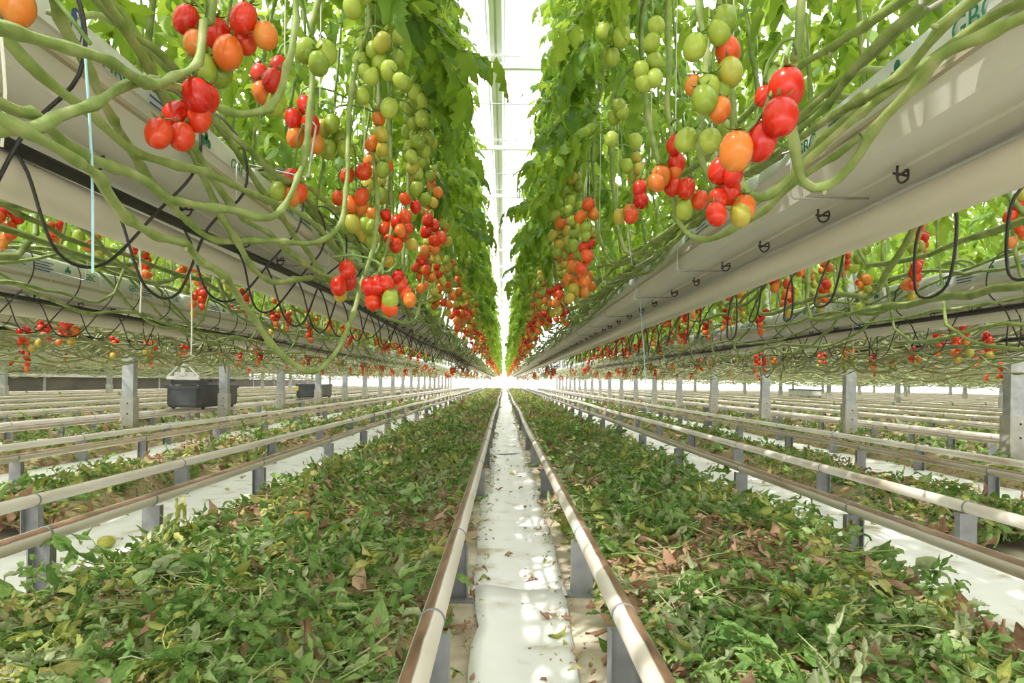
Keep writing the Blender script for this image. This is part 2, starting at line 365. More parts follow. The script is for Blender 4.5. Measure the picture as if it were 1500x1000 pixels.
# ------------------------------------------------------------------ leaf templates
def leaflet(l, wd, rs, st=6, curl=0.25, fold=0.25, lobe=0.22):
    V = []; ph = rs.uniform(0, 6); sway = rs.uniform(-0.15, 0.15)
    for i in range(st+1):
        u = i/st; wv = wd*0.5*(math.sin(PI*min(1, u**0.72))**0.8 if 0 < u < 1 else 0.02)*(1-0.25*u)
        wl = wv*(1 + lobe*(1 if i % 2 else -1)*rs.uniform(.7, 1.3)); wr_ = wv*(1 + lobe*(1 if i % 2 else -1)*rs.uniform(.6, 1.4))
        z = -curl*l*u*u + 0.03*l*math.sin(ph+u*7); x = l*u*(1-0.15*curl*u); y = sway*l*u*u
        V += [(x-0.06*l*(i % 2), y+wl, z-fold*wl+rs.uniform(-.1, .1)*wl), (x, y, z), (x-0.06*l*(i % 2), y-wr_, z-fold*wr_+rs.uniform(-.1, .1)*wr_)]
    F = []
    for i in range(st): a = 3*i; F += [(a, a+1, a+4, a+3), (a+1, a+2, a+5, a+4)]
    return np.array(V), F
def compound(rs, L=0.40, nl=4, st=6, curl=0.35, droop=0.5, crumple=0.0, rach=True, stem_r=0.0032):
    b = MB(); P = []
    for i in range(8):
        u = i/7; P.append((L*u*math.cos(droop*u*0.8), 0.03*math.sin(u*3+rs.uniform(0, 1))*u*L*3*crumple, 0.10*L*math.sin(u*2.2) - droop*L*0.75*u*u))
    P = np.array(P)
    if rach: b.tube(P, np.linspace(stem_r, stem_r*0.5, 8), 3, cap=False)
    def put(u, yaw, l, wd):
        i = u*7; k = min(6, int(i)); p = P[k]*(1-(i-k)) + P[k+1]*(i-k); t = P[k+1]-P[k]; pit = math.atan2(-t[2], t[0])
        v, f = leaflet(l, wd, rs, st, curl*rs.uniform(.5, 1.6), rs.uniform(0.1, 0.5)+crumple*rs.uniform(0, 0.9), 0.22)
        if crumple:
            v = v + np.array([(0, 0, crumple*0.25*l*math.sin(9*a[0]/l+3*a[1]/l+rs.uniform(0, .4))) for a in v])
        A = mat4(p, (rs.uniform(-.35, .35)+crumple*rs.uniform(-.8, .8), pit+rs.uniform(-.25, .35), yaw), 1)
        b.add(v @ A[:3, :3].T + A[:3, 3], f)
    put(1.0, rs.uniform(-.2, .2), L*0.38, L*0.22)
    for j in range(nl):
        u = 0.30 + 0.62*j/max(1, nl-1)*0.98; l = L*(0.24+0.12*math.sin(PI*min(1, (j+0.7)/nl)))
        for s in (1, -1): put(min(0.97, u+rs.uniform(-.04, .04)), s*rs.uniform(0.8, 1.25), l*rs.uniform(.85, 1.15), l*rs.uniform(.44, .62))
    for j in range(3):
        put(rs.uniform(0.3, 0.9), R.choice((1, -1))*rs.uniform(1, 1.5), L*0.10, L*0.07)
    return np.concatenate(b.v), b.f
rs = random.Random(3)
LEAF_T = [compound(rs, rs.uniform(.34, .44), 5, 9, rs.uniform(.2, .5), rs.uniform(.35, .85)) for _ in range(8)]
LEAF_M = [MB().add(v, f).mesh('leaf', 'leaf', True) for v, f in LEAF_T]
LO_T = [compound(rs, rs.uniform(.36, .46), 3, 4, rs.uniform(.2, .5), rs.uniform(.35, .85), rach=False) for _ in range(6)]
def leaf_tf(z, rs, ax, tip=0.0):
    az = rs.gauss(PI if ax < 0 else 0, 1.35)            # more leaves reach into the aisle
    return (0, 0, z), (rs.uniform(-.4, .4), rs.uniform(-0.25, 0.65)+tip, az), rs.uniform(.72, 1.0)
def foliage_mesh(nm, n, z0, z1, ax, seed):
    q = random.Random(seed); tf = []
    for i in range(n):
        z = z0+(z1-z0)*(i+q.random())/n; l, r_, s = leaf_tf(z, q, ax); tf.append(((-ax*0.21*max(0, (z-1.85)/2.15)+ax*0.21, 0, z), r_, s))
    return join_inst(LO_T, [q.randrange(6) for _ in tf], [mat4(*t) for t in tf]).mesh(nm, 'foliage', True)

# ------------------------------------------------------------------ tomatoes and trusses
def tomato_geo(n, m, seed=0, s=1.0):
    V = [(0, 0, -0.001)]; q = random.Random(seed); sq = q.uniform(.94, 1.05)
    for i in range(1, m):
        t = PI*i/m; r = 0.0225*math.sin(t)**0.86; z = -0.0275*(1-math.cos(t))*1.0
        if i == 1: z *= 1.25
        for j in range(n):
            a = 2*PI*j/n; V.append((r*math.cos(a)*sq, r*math.sin(a)/sq, z))
    V.append((0, 0, -0.0555)); F = [(0, 1+j, 1+(j+1) % n) for j in range(n)]
    for i in range(m-2):
        F += [(1+i*n+j, 1+(i+1)*n+j, 1+(i+1)*n+(j+1) % n, 1+i*n+(j+1) % n) for j in range(n)]
    e = 1+(m-2)*n; F += [(e+j, len(V)-1, e+(j+1) % n) for j in range(n)]
    return np.array(V)*s, F
TG = tomato_geo(14, 10); TLO = tomato_geo(8, 6)
TOM_M = [MB().add(*TG).mesh('tomato', c, True) for c in TOM]
def calyx(b, p, s=1.0, mi=0):
    for k in range(5):
        a = 2*PI*k/5+0.4; d = np.array((math.cos(a), math.sin(a), 0)); e = np.array((-math.sin(a), math.cos(a), 0))
        q = np.asarray(p)
        b.add([q+0.002*e*s, q-0.002*e*s, q+(d*0.012-0.003*e)*s+np.array((0, 0, 0.001)), q+(d*0.012+0.003*e)*s+np.array((0, 0, 0.001)), q+d*0.02*s+np.array((0, 0, 0.008))*s], [(0, 1, 2, 3), (3, 2, 4)], mi)
def truss_layout(q, n):
    """stalk arching out from the vine and hanging; fruit in two ranks along it"""
    pts = [(0, 0, 0), (0.05, 0, 0.012), (0.085, 0, -0.01), (0.10, 0.004, -0.05), (0.103, 0, -0.10), (0.10, -0.004, -0.16)]
    P = spline(pts, 0.02); fr = []
    for k in range(n):
        u = 0.40+0.6*k/(n-1); p = P[min(len(P)-1, int(u*(len(P)-1)))]; s = 1 if k % 2 else -1
        fr.append((p, p+np.array((q.uniform(-.008, .022), s*q.uniform(.018, .026), -0.012+q.uniform(-.006, .006))), (s*-q.uniform(.15, .6), q.uniform(-.5, .2), q.uniform(0, 6)), q.uniform(.86, 1.12)))
    return P, fr
def truss_stalk(P, fr, name='truss'):
    b = MB(); b.tube(P, np.linspace(0.0032, 0.0016, len(P)), 5)
    for p, t, r_, s in fr: b.tube([p, (np.asarray(p)+t)/2+np.array((0, 0, 0.004)), t], 0.0013, 4); calyx(b, t, s)
    return b.mesh(name, 'truss', True)
TR = []
for k in range(6):
    q = random.Random(50+k); P, fr = truss_layout(q, q.choice((6, 7, 8))); TR.append((truss_stalk(P, fr), fr))
def ripe(stage, k, n, q):
    c = stage + (k/n)*2.4 + q.uniform(-.7, .6); return int(max(0, min(5, round(c))))
FAR_TR = {}
for stage in (0, 2, 4):
    for k in range(3):
        q = random.Random(90+k+stage*7); P, fr = truss_layout(q, 7); b = MB(); b.tube(P, 0.003, 3, 6)
        for i, (p, t, r_, s) in enumerate(fr):
            A = mat4(t, r_, s*1.05); b.add(TLO[0] @ A[:3, :3].T + A[:3, 3], TLO[1], ripe(stage, i, 7, q))
        FAR_TR[(stage, k)] = b.mesh('truss_far', TOM+['truss'], True)

def stem_tube(b, P, r, seed, n=6, mi=0, node=0.10):
    """knobbly vine: swollen nodes and a slight zigzag"""
    q = np.random.default_rng(seed); s = np.concatenate([[0], np.cumsum(np.linalg.norm(np.diff(P, axis=0), axis=1))])
    ph = (s/node+q.random()) % 1.0; kn = np.exp(-((ph-0.5)/0.13)**2)
    zig = np.sign(np.sin(PI*(s/node)))*0.0
    K = int(s[-1]/node)+3; ks = (np.arange(K)-0.5-(s[0]/node-0))*node; zo = q.normal(0, 1, (K, 3))*r*0.75
    shift = ph[0]*node; off = np.stack([np.interp(s+shift-0.0, np.arange(K)*node-0.5*node, zo[:, c]) for c in range(3)], 1)
    b.tube(P+off, r*(0.94+0.40*kn+0.10*np.sin(s*17+q.random()*6)), n, mi)
    P = P+off
    for k in np.nonzero((kn > 0.8) & (q.random(len(s)) < 0.35))[0]:
        d = q.normal(0, 1, 3); d /= np.linalg.norm(d); b.tube([P[k], P[k]+d*r*2.1], [r*0.62, r*0.45], 5, 1)

NP = [0]
def lean(pts, z):
    p = [(t[2], t[0]) for t in pts[-3:]]; return float(np.interp(z, [t[0] for t in p], [t[1] for t in p]))
def plant(G, a, y, near, off=0.40, zrun=(1.10, 1.27), Lr=(1.4, 3.4), label='', group='', leaves=28, zleaf=1.78, ztop=4.0, trusses=None, path=None, spread=0.13, extra=None):
    NP[0] += 1; q = random.Random(1000+NP[0]*13); xs = G + a*off + q.uniform(-.03, .03)
    base = np.array((G+a*0.03, y, 1.31))
    t = thing('tomato_plant', label, 'plant', base, group)
    b = MB()
    if path is None:
        L = q.uniform(*Lr); ys = max(y-L, Y0+0.2); z0 = q.uniform(*zrun)
        pts = [(G+a*0.02, ys, 1.30), (G+a*0.06, ys+0.05, 1.345), (G+a*0.15, ys+0.22, 1.30)]
        k = max(2, int((y-ys)/0.5))
        for i in range(1, k):
            u = i/k; pts.append((G+a*(0.17+spread*u+q.uniform(-.025, .035)), ys+0.3+(y-0.35-ys-0.3)*u, z0+q.uniform(-.05, .05)+(1.27-z0)*max(0, 1-3*u)))
        pts += [(xs-a*0.05, y-0.14, z0+q.uniform(-.02, .06)), (xs-a*0.005, y-0.02, z0+0.22), (xs+q.uniform(-.015, .015), y, 1.85), (xs-a*0.12+q.uniform(-.015, .015), y, 2.7), (xs-a*0.21, y, ztop)]
    else: pts = path; xs = pts[-1][0]
    P = spline(pts, (0.019 if path is not None else 0.030) if near else 0.10)
    stem_tube(b, P-base, 0.0074 if near else 0.0085, NP[0], 6 if near else 4)
    obj('stem', b.mesh('stem', ['stem', 'stem_dry'], True), t)
    sx, sy = pts[-1][0], pts[-1][1]
    lx = lean(pts, 1.9); obj('string', STRING[a if lx*a > sx*a else -a], t, np.array((lx+0.012, sy+0.01, 1.35))-base)
    rel = np.array((sx, sy, 0))-base
    if near:
        for i in range(leaves):
            z = zleaf + (ztop-zleaf)*(i+q.random())/leaves
            l, r_, s = leaf_tf(z, q, a); l = (lean(pts, z)-sx, 0, z); obj('leaf', LEAF_M[q.randrange(8)], t, rel+np.array(l), r_, s)
    elif leaves: obj('foliage', FOL[(a, q.randrange(4))], t, rel+np.array((0, 0, zleaf-1.78)), (0, 0, q.uniform(-.4, .4)), kind='stuff')
    if trusses is None:
        trusses = []; z = q.uniform(1.28, 1.45); st = q.uniform(-.3, 1.5)
        while z < zleaf+0.12:
            trusses.append((z, st)); z += q.uniform(.13, .20); st += q.uniform(1.0, 1.9)
    for z, st in trusses:
        az = (PI if a < 0 else 0)+q.gauss(0, 1.0); loc = rel+np.array((lean(pts, z)-sx, 0, z))
        if near:
            me, fr = TR[q.randrange(6)]; tr = obj('truss', me, t, loc, (0, 0, az), q.uniform(.92, 1.08))
            for i, (p, tt, r_, s) in enumerate(fr): obj('tomato', TOM_M[ripe(st, i, len(fr), q)], tr, tt, r_, s)
        else: obj('truss', FAR_TR[(0 if st < 1.2 else 2 if st < 3 else 4, q.randrange(3))], t, loc, (0, 0, az))
    for cl in (extra or []): px_truss(t, base, cl, P)
    return t
def px_truss(t, base, cl, SP):
    """a truss whose fruit are set one by one: d, [(px, py, colour, size)]"""
    d, items = cl; q = random.Random(int(items[0][0]*7+items[0][1])); pts = [at(p[0], p[1], d+q.uniform(-.035, .035)) for p in items]
    order = sorted(pts, key=lambda p: -p[2]); top = order[0]+np.array((0, 0, 0.045))
    st = SP[np.argmin(np.linalg.norm(SP-(top+np.array((0, 0, 0.03))), axis=1))]
    if np.linalg.norm(st-top) > 0.14: st = top+(st-top)/np.linalg.norm(st-top)*0.14
    b = MB(); c = top; spine = [st-base, (st+top)/2+np.array((0, 0, 0.015))-base, top-base]
    xs = np.array(pts); mean = xs.mean(0); low = order[-1]
    spine += [np.array((mean[0], mean[1]+0.012, mean[2]+0.02))-base, np.array((low[0]*.6+mean[0]*.4, mean[1]+0.012, low[2]+0.03))-base]
    P = spline(spine, 0.02); b.tube(P, 0.003, 5)
    fr = []
    for p, it in zip(pts, items):
        dia = it[3]/1000*d if len(it) > 3 else 0.046; s = dia/0.045; topp = p+np.array((0, 0, 0.024*s))-base
        k = np.argmin(np.linalg.norm(P-topp, axis=1)); b.tube([P[k], (P[k]+topp)/2+np.array((0, 0, 0.006)), topp], 0.0014, 4); calyx(b, topp, s)
        fr.append((topp, s, it[2]))
    tr = obj('truss', b.mesh('truss', 'truss', True), t)
    for tp, s, c in fr: obj('tomato', TOM_M[c], tr, tp, (q.uniform(-.4, .4), q.uniform(-.4, .4), q.uniform(0, 6)), s)
STRING = {a: MB().tube([(0, 0, 0), (0, 0, 0.55), (-a*0.17, 0, 2.95)], 0.0013, 4).mesh('string', 'twine_white') for a in (-1, 1)}
FOL = {}
for a in (-1, 1):
    for k in range(4): FOL[(a, k)] = foliage_mesh('foliage', 34, 1.72, 4.05, a, 300+k+a*10)

# ------------------------------------------------------------------ gutters, slabs, hoses
GZ = EYE+0.42
def gutter_mesh():
    o = [(-.160, .082), (-.152, .082), (-.150, .062), (-.156, .058), (-.156, .050), (-.150, .047), (-.135, .0), (-.045, .0), (-.04, -.004), (.04, -.004), (.045, .0), (.135, .0), (.150, .047), (.156, .050), (.156, .058), (.150, .062), (.152, .082), (.160, .082)]
    inn = [(.155, .079), (.146, .06), (.132, .006), (-.132, .006), (-.146, .06), (-.155, .079)]
    prof = o+inn; n = len(prof); b = MB(); ys = np.linspace(Y0, Y1, 24)
    V = [(x, y, z) for y in ys for x, z in prof]
    F = [(i*n+j, i*n+(j+1) % n, (i+1)*n+(j+1) % n, (i+1)*n+j) for i in range(len(ys)-1) for j in range(n)]
    F += [tuple(range(n-1, -1, -1)), tuple((len(ys)-1)*n+j for j in range(n))]
    b.add(V, F); b.m = [1 if (i % n) in (2, 3, 4, 12, 13, 14) else 0 for i in range(len(F))]
    return b.mesh('trough', ['gutter', 'rim'])
gut_m = gutter_mesh()
pipe_m = MB().tube([(0, y, 0) for y in np.linspace(Y0, Y1, 30)], 0.039, 20).mesh('heating_pipe', 'pipe', True)
def clip_mesh():
    b = MB(); P = [(-.012, 0, .002), (-.012, 0, -.022), (0, .004, -.030), (.012, 0, -.022), (.012, 0, -.004), (0, -.003, -.012), (-.010, 0, -.018)]
    b.tube(spline(P, 0.006), 0.0024, 5); b.tube([(-.016, .006, -.012), (.016, .006, -.014)], 0.0024, 5); return b.mesh('clip', 'black', True)
clip_m = clip_mesh()
def bracket_mesh(a, v):
    q = random.Random(v); dn = q.uniform(-.05, .02); w_ = q.uniform(.10, .15)
    P = [(0, 0, -.006), (a*.165, 0, -.008), (a*.172, 0, 0.0), (a*.172, 0.0, .085), (a*.176, 0, .095), (a*(.18+w_), 0.02, .05+dn), (a*(.19+w_), 0.02, .055+dn), (a*(.21+w_), 0.01, .17+dn), (a*(.20+w_), 0.01, .182+dn), (a*(.18+w_), 0.01, .172+dn)]
    return MB().tube(P, 0.0026, 6).mesh('wire_bracket', 'wire', True)
BR = {(a, v): bracket_mesh(a, v) for a in (-1, 1) for v in range(3)}
def loop_mesh(a, kind, v):
    q = random.Random(v*3+kind); wv = q.uniform(.16, .30); dz = q.uniform(.11, .17)
    if kind == 0:   # comes up in front of the gutter face that looks at side a
        P = [(0, 0, 0), (a*.02, .01, -.04), (a*.03, wv*.3, -dz), (a*.05, wv*.75, -dz), (a*.12, wv, -.04), (a*.185, wv+.03, .06), (a*.185, wv+.05, .16), (a*.13, wv+.06, .235), (a*.05, wv+.06, .238)]
    else:
        P = [(0, 0, 0), (a*.03, 0, -.06), (a*.05, wv*.25, -dz-.05), (a*.06, wv*.75, -dz-.05), (a*.10, wv, -.03), (a*.185, wv, .05), (a*.185, wv, .15), (a*.12, wv, .235), (a*.05, wv, .238)]
    return MB().tube(spline(P, 0.02), 0.0032, 6).mesh('drip_tube', 'black', True)
LP = {(a, v): loop_mesh(a, v % 2, v) for a in (-1, 1) for v in range(6)}
def slab_mesh(v):
    q = random.Random(v); b = MB(); n = 14; ys = [0, .015, .05, .12, .3, .5, .7, .88, .95, .985, 1.0]
    V = []
    for y in ys:
        e = min(y, 1-y); k = 0.55+0.45*min(1, e/0.06)**0.5
        for j in range(n):
            t = 2*PI*j/n; ex = 0.38; c, s = math.cos(t), math.sin(t)
            V.append((0.108*abs(c)**ex*np.sign(c)*(0.9+0.1*k)+q.uniform(-.003, .003), y*0.99, (0.062*abs(s)**ex*np.sign(s)*k)+0.060+q.uniform(-.003, .003)))
    F = [(i*n+j, i*n+(j+1) % n, (i+1)*n+(j+1) % n, (i+1)*n+j) for i in range(len(ys)-1) for j in range(n)]
    F += [tuple(range(n-1, -1, -1)), tuple((len(ys)-1)*n+j for j in range(n))]
    return b.add(V, F).mesh('slab', 'slab', True)
SL = [slab_mesh(v) for v in range(4)]
def text_geo(s, size):
    cu = bpy.data.curves.new('txt', 'FONT'); cu.body = s; cu.size = size; cu.extrude = 0.0006; cu.resolution_u = 3
    o = bpy.data.objects.new('txt', cu); COL.objects.link(o); dg = bpy.context.evaluated_depsgraph_get(); dg.update()
    me = bpy.data.meshes.new_from_object(o.evaluated_get(dg)); v = np.array([p.co[:] for p in me.vertices]); f = [tuple(p.vertices) for p in me.polygons]
    bpy.data.objects.remove(o); bpy.data.meshes.remove(me); return v, f
T_GBC = text_geo('GBC', 0.050); T_PRO = text_geo('PROTEC', 0.034)
def on_side(v, a, y, z, xo=0.1125):
    """lay flat lettering on the slab face that looks at side a"""
    v = np.asarray(v); x = np.full(len(v), a*xo)+a*v[:, 2]*0.6; yy = y + (v[:, 0] if a > 0 else -v[:, 0]); return np.stack([x, yy, z+v[:, 1]], 1)
def disc(rx, ry, n=16, cx=0, cy=0, z=0.0): return [(cx+rx*math.cos(2*PI*i/n), cy+ry*math.sin(2*PI*i/n), z) for i in range(n)]
def print_mesh(a, big):
    b = MB(); st = 0.28 if a > 0 else 0.72
    for dy in (0, .56): b.add(on_side(T_GBC[0]+np.array((dy, 0, 0)), a, st, 0.045), T_GBC[1], 0)
    for (cx, cy) in ((.40, .045), (.415, .06), (.43, .045), (.415, .05)): b.add(on_side(disc(.010, .011, 10, cx, cy-0.0, .001), a, st, 0.02), [tuple(range(10))], 0)
    for k in range(4): b.add(on_side([(.16, .05-k*.014, .001), (.30-.03*(k % 2), .05-k*.014, .001), (.30-.03*(k % 2), .055-k*.014, .001), (.16, .055-k*.014, .001)], a, st, 0.03), [(0, 1, 2, 3)], 1)
    if big:
        e = disc(.016, .030, 20, -.07, .062, .001); e2 = disc(.012, .025, 20, -.07, .062, .001)
        v = on_side(e+e2, a, st, 0.02); b.add(v, [(i, (i+1) % 20, 20+(i+1) % 20, 20+i) for i in range(20)], 1)
        b.add(on_side(disc(.008, .013, 12, -.076, .076, .0012), a, st, 0.02), [tuple(range(12))], 1)
        b.add(on_side(T_PRO[0]*0.8+np.array((-.13, .004, 0)), a, st, 0.018), T_PRO[1], 2)
    return b.mesh('print', ['print_green', 'print_blue', 'print_dark'])
PR = {(a, g): print_mesh(a, g) for a in (-1, 1) for g in (0, 1)}

GUT = {-1: -0.815, 1: 0.80}
def gx(k):
    s = 1 if k > 0 else -1; return GUT[s] + s*1.6*(abs(k)-1)
for k in [q for q in range(-9, 24) if q]:
    G = gx(k); s = 1 if k > 0 else -1; A_ = abs(k); where = f'{ORD[A_]} row out, {SIDE[s]}'
    g = thing('growing_gutter', f'long white metal growing gutter, {where}', 'gutter', (G, 0, GZ), 'hanging growing gutters')
    obj('trough', gut_m, g)
    for j in range({1: 40, 2: 24}.get(A_, 0)): obj('clip', clip_m, g, (-s*0.045, 0.55+j*0.36+R.uniform(-.04, .04), -0.001), (0, 0, R.uniform(-.5, .5)))
    hp = EYE+(0.366 if s > 0 else 0.338)
    p_ = obj('heating_pipe', pipe_m, None, (G+s*0.035, 0, hp)); tag(p_, f'thick cream pipe slung under the gutter, {where}', 'pipe', 'pipes under the gutters')
    if A_ <= 3:
        for j in range({1: 16, 2: 9, 3: 5}[A_]):
            for side in ((-s, s) if A_ > 1 else (-s,)):
                y = 0.72+j*0.87+R.uniform(-.1, .1); v = R.randrange(3)
                o = obj('wire_bracket', BR[(side, v)], None, (G, y, GZ)); tag(o, f'bent grey wire holder hooked on the gutter of the {where}', 'wire holder', f'wire holders {k}')
        for j in range(61 if A_ < 2 else 44 if A_ < 3 else 30):
            y = -1.1+j*1.0; big = (j-k) % 3 == 0
            sl = obj('grow_slab', None, None, (G, y, GZ+0.066))
            tag(sl, f'white growing slab with {"green letters, blue oval" if big else "green letters"}, {where}', 'grow slab', f'growing slabs {k}')
            obj('bag', SL[(j*3+A_) % 4], sl)
            if j < 26: obj('print', PR[(-s, 1 if big else 0)], sl)
        # black feed hose with drip tubes looping out of it
        hb = MB(); ys = np.linspace(Y0, Y1, 260); ph = R.uniform(0, 6)
        hx = -s*0.012+0.020*np.sin(ys*0.9+ph); hz = -0.024-0.018*np.abs(np.sin(ys*0.62+ph))
        if s > 0 and A_ == 1: hx = hx*0.4+0.05
        hb.tube(np.stack([hx, ys-Y0, hz], 1), 0.0125, 8)
        h = thing('feed_hose', f'black feed hose with looping drip tubes, {where}', 'hose', (G, Y0, GZ), 'feed hoses')
        obj('hose', hb.mesh('hose', 'black', True), h)
        for j in range({1: 48, 2: 44, 3: 30}[A_]):
            y = 0.45+j*0.31+R.uniform(-.07, .07); i = np.argmin(np.abs(ys-y))
            side = (-s if s < 0 else s) if A_ == 1 else R.choice((-s, -s, s))
            obj('drip_tube', LP[(side, R.randrange(6))], h, (hx[i], y-Y0, hz[i]), (0, 0, R.uniform(-.15, .15)))
    else:
        sb_ = MB(); sb_.box(-.1, .1, Y0, Y1, 0.075, 0.18)
        sl = obj('slab_row', sb_.mesh('slab_row', 'slab'), None, (G, 0, GZ), kind='stuff'); tag(sl, f'unbroken line of white growing slabs, {where}', 'grow slab')

# steel columns on concrete feet
cm = MB().box(-0.066, 0.066, -0.048, 0.048, 0.30, 5.9).mesh('column_post', 'steel')
fb = MB().box(-0.078, 0.078, -0.065, 0.065, 0.0, 0.46).mesh('footing', 'concrete')
def hole_mesh():
    b = MB(); v, f = tube([(0, -0.0675, 0), (0, -0.0640, 0)], 0.010, 10); return b.add(v, f).mesh('bolt_hole', 'dark')
hm = hole_mesh()
def column(x, y, lab):
    c = thing('column', lab, 'column', (x, y, 0), 'steel columns'); obj('post', cm, c); f_ = obj('footing', fb, c)
    obj('bolt_hole', hm, f_, (0.01, 0, 0.39)); obj('bolt_hole', hm, f_, (0.01, 0, 0.27))
for i in range(19): column(gx(3)+0.45, 5.95+2.84*i, f'grey column on concrete foot, {ORD[i+1]} along the third gutter, pale cart side')
for i in range(19): column(gx(-3)-0.40, 8.06+2.73*i, f'grey column on concrete foot, {ORD[i+1]} along the third gutter, dark cart side')
for kk in (-8, 8, 13, 18):
    for i in range(10): column(gx(kk), 12+4.4*i, f'thin far steel column, {ORD[i+1]} along the {ORD[abs(kk)]} gutter out, {SIDE[1 if kk > 0 else -1]}')

# ------------------------------------------------------------------ plants of the two rows beside the central path
RED, VER, ORA, TUR, GRN, PAL = range(6)
def by_slab(y): return ORD[max(1, min(23, int(y-0.9)+1))]
LL = 'tomato plant with ripening trusses, row along the central path, dark cart side'
LR_ = 'tomato plant with ripening trusses, row along the central path, pale cart side'
GL, GR = GUT[-1], GUT[1]
def pth(px, top): return [at(*p) for p in px]+[np.array(t) for t in top]
near_left = [
 ('tomato plant whose thick green vine crosses the first printed slab, with red and orange fruit', 1.18, dict(trusses=[], path=pth([(-60, 20, .60), (20, 48, .70), (115, 70, .80), (200, 113, .95), (240, 118, 1.03), (276, 88, 1.12), (304, 28, 1.17), (318, -30, 1.18)], [(-0.52, 1.18, 2.1), (-0.62, 1.18, 4.0)]),
   extra=[(1.25, [(280, 27, RED, 37), (317, 45, RED, 38), (336, 80, ORA, 44), (366, 27, RED, 38), (388, 55, ORA, 36), (354, 57, VER, 35), (300, 100, GRN, 36), (325, 105, GRN, 38), (283, 65, ORA, 36)]), (0.80, [(24, 2, ORA, 50), (-10, -20, ORA, 50)])])),
 ('tomato plant with a tight bunch of glossy red fruit before the white gutter face', 1.30, dict(trusses=[], path=pth([(-60, 180, .66), (40, 182, .74), (80, 166, .80), (135, 150, .86), (195, 122, .97), (260, 128, 1.1), (350, 160, 1.25), (420, 120, 1.33), (432, 30, 1.35)], [(-0.46, 1.36, 1.9), (-0.60, 1.36, 4.0)]),
   extra=[(1.13, [(283, 137, RED, 42), (308, 143, RED, 38), (264, 172, RED, 40), (296, 171, VER, 36), (236, 195, VER, 37), (271, 201, VER, 36)]), (1.45, [(452, 72, GRN, 32), (478, 75, GRN, 32), (466, 89, GRN, 30)])])),
 ('tomato plant with a low vine sagging in front of the feed hose', 1.62, dict(trusses=[(1.75, 4.2)], path=pth([(-60, 95, .64), (0, 141, .70), (33, 174, .74), (90, 212, .84), (192, 255, 1.02), (255, 300, 1.15), (330, 305, 1.3), (400, 312, 1.42), (440, 250, 1.52), (452, 150, 1.58), (458, 60, 1.6)], [(-0.46, 1.62, 2.0), (-0.60, 1.62, 4.0)]),
   extra=[(1.5, [(378, 110, RED, 29), (405, 120, RED, 30), (377, 135, ORA, 30), (412, 98, RED, 26), (407, 149, GRN, 30)]), (1.75, [(432, 262, RED, 24), (426, 286, ORA, 25), (412, 280, GRN, 24), (440, 280, VER, 24)])])),
 ('tomato plant whose long vine dips in a deep bend far below the gutters', 2.05, dict(trusses=[(1.72, 4.5)], path=pth([(-40, 150, .66), (40, 196, .72), (95, 228, .80), (145, 272, .90), (170, 300, .96), (232, 342, 1.1), (300, 380, 1.3), (330, 405, 1.4), (372, 470, 1.6), (445, 541, 1.75), (492, 520, 1.86), (516, 470, 1.95), (535, 405, 2.0), (552, 330, 2.05), (548, 230, 2.07)], [(-0.42, 2.08, 1.9), (-0.60, 2.08, 4.0)]),
   extra=[(1.9, [(442, 155, RED, 26), (425, 172, RED, 26), (453, 180, RED, 27), (437, 199, ORA, 26), (460, 207, ORA, 26)]), (2.0, [(489, 182, GRN, 24), (497, 200, GRN, 24), (482, 216, GRN, 25), (506, 221, GRN, 24), (474, 186, TUR, 22)])])),
 ('tomato plant with red fruit over a vine coming steeply off the first slab', 1.95, dict(path=pth([(70, -20, .84), (96, 45, .92), (130, 95, .99), (155, 160, 1.08), (190, 212, 1.2), (240, 290, 1.38), (310, 345, 1.55), (400, 350, 1.7), (480, 345, 1.82), (508, 270, 1.92), (512, 150, 1.95)], [(-0.42, 1.97, 2.0), (-0.60, 1.97, 4.0)]),
   extra=[(2.3, [(497, 288, VER, 19), (519, 299, VER, 20), (505, 310, ORA, 20), (517, 322, ORA, 21), (530, 330, GRN, 21), (545, 313, ORA, 19), (549, 332, GRN, 19), (508, 330, GRN, 20), (548, 350, GRN, 20), (532, 344, TUR, 18)]), (1.9, [(505, 395, RED, 24), (497, 418, RED, 25), (512, 410, RED, 24), (500, 430, TUR, 20)])])),
 ('tomato plant with a vine off the second slab, red fruit low beside the pipe', 2.35, dict(path=pth([(130, -20, .95), (180, 50, 1.06), (220, 98, 1.15), (262, 190, 1.3), (330, 285, 1.5), (400, 350, 1.75), (470, 400, 2.0), (545, 410, 2.2), (575, 330, 2.35), (572, 200, 2.4)], [(-0.42, 2.4, 2.0), (-0.60, 2.4, 4.0)]),
   extra=[(1.75, [(538, 419, RED, 26), (552, 418, RED, 26), (548, 440, VER, 26), (565, 449, VER, 24), (574, 438, PAL, 26), (560, 415, RED, 24)]), (2.3, [(588, 415, VER, 20), (594, 428, VER, 20), (601, 438, ORA, 19), (585, 405, RED, 19)])])),
]
for lab, y, kw in near_left:
    plant(GL, 1, y, True, off=0.36, label=lab, zleaf=1.80, **kw)
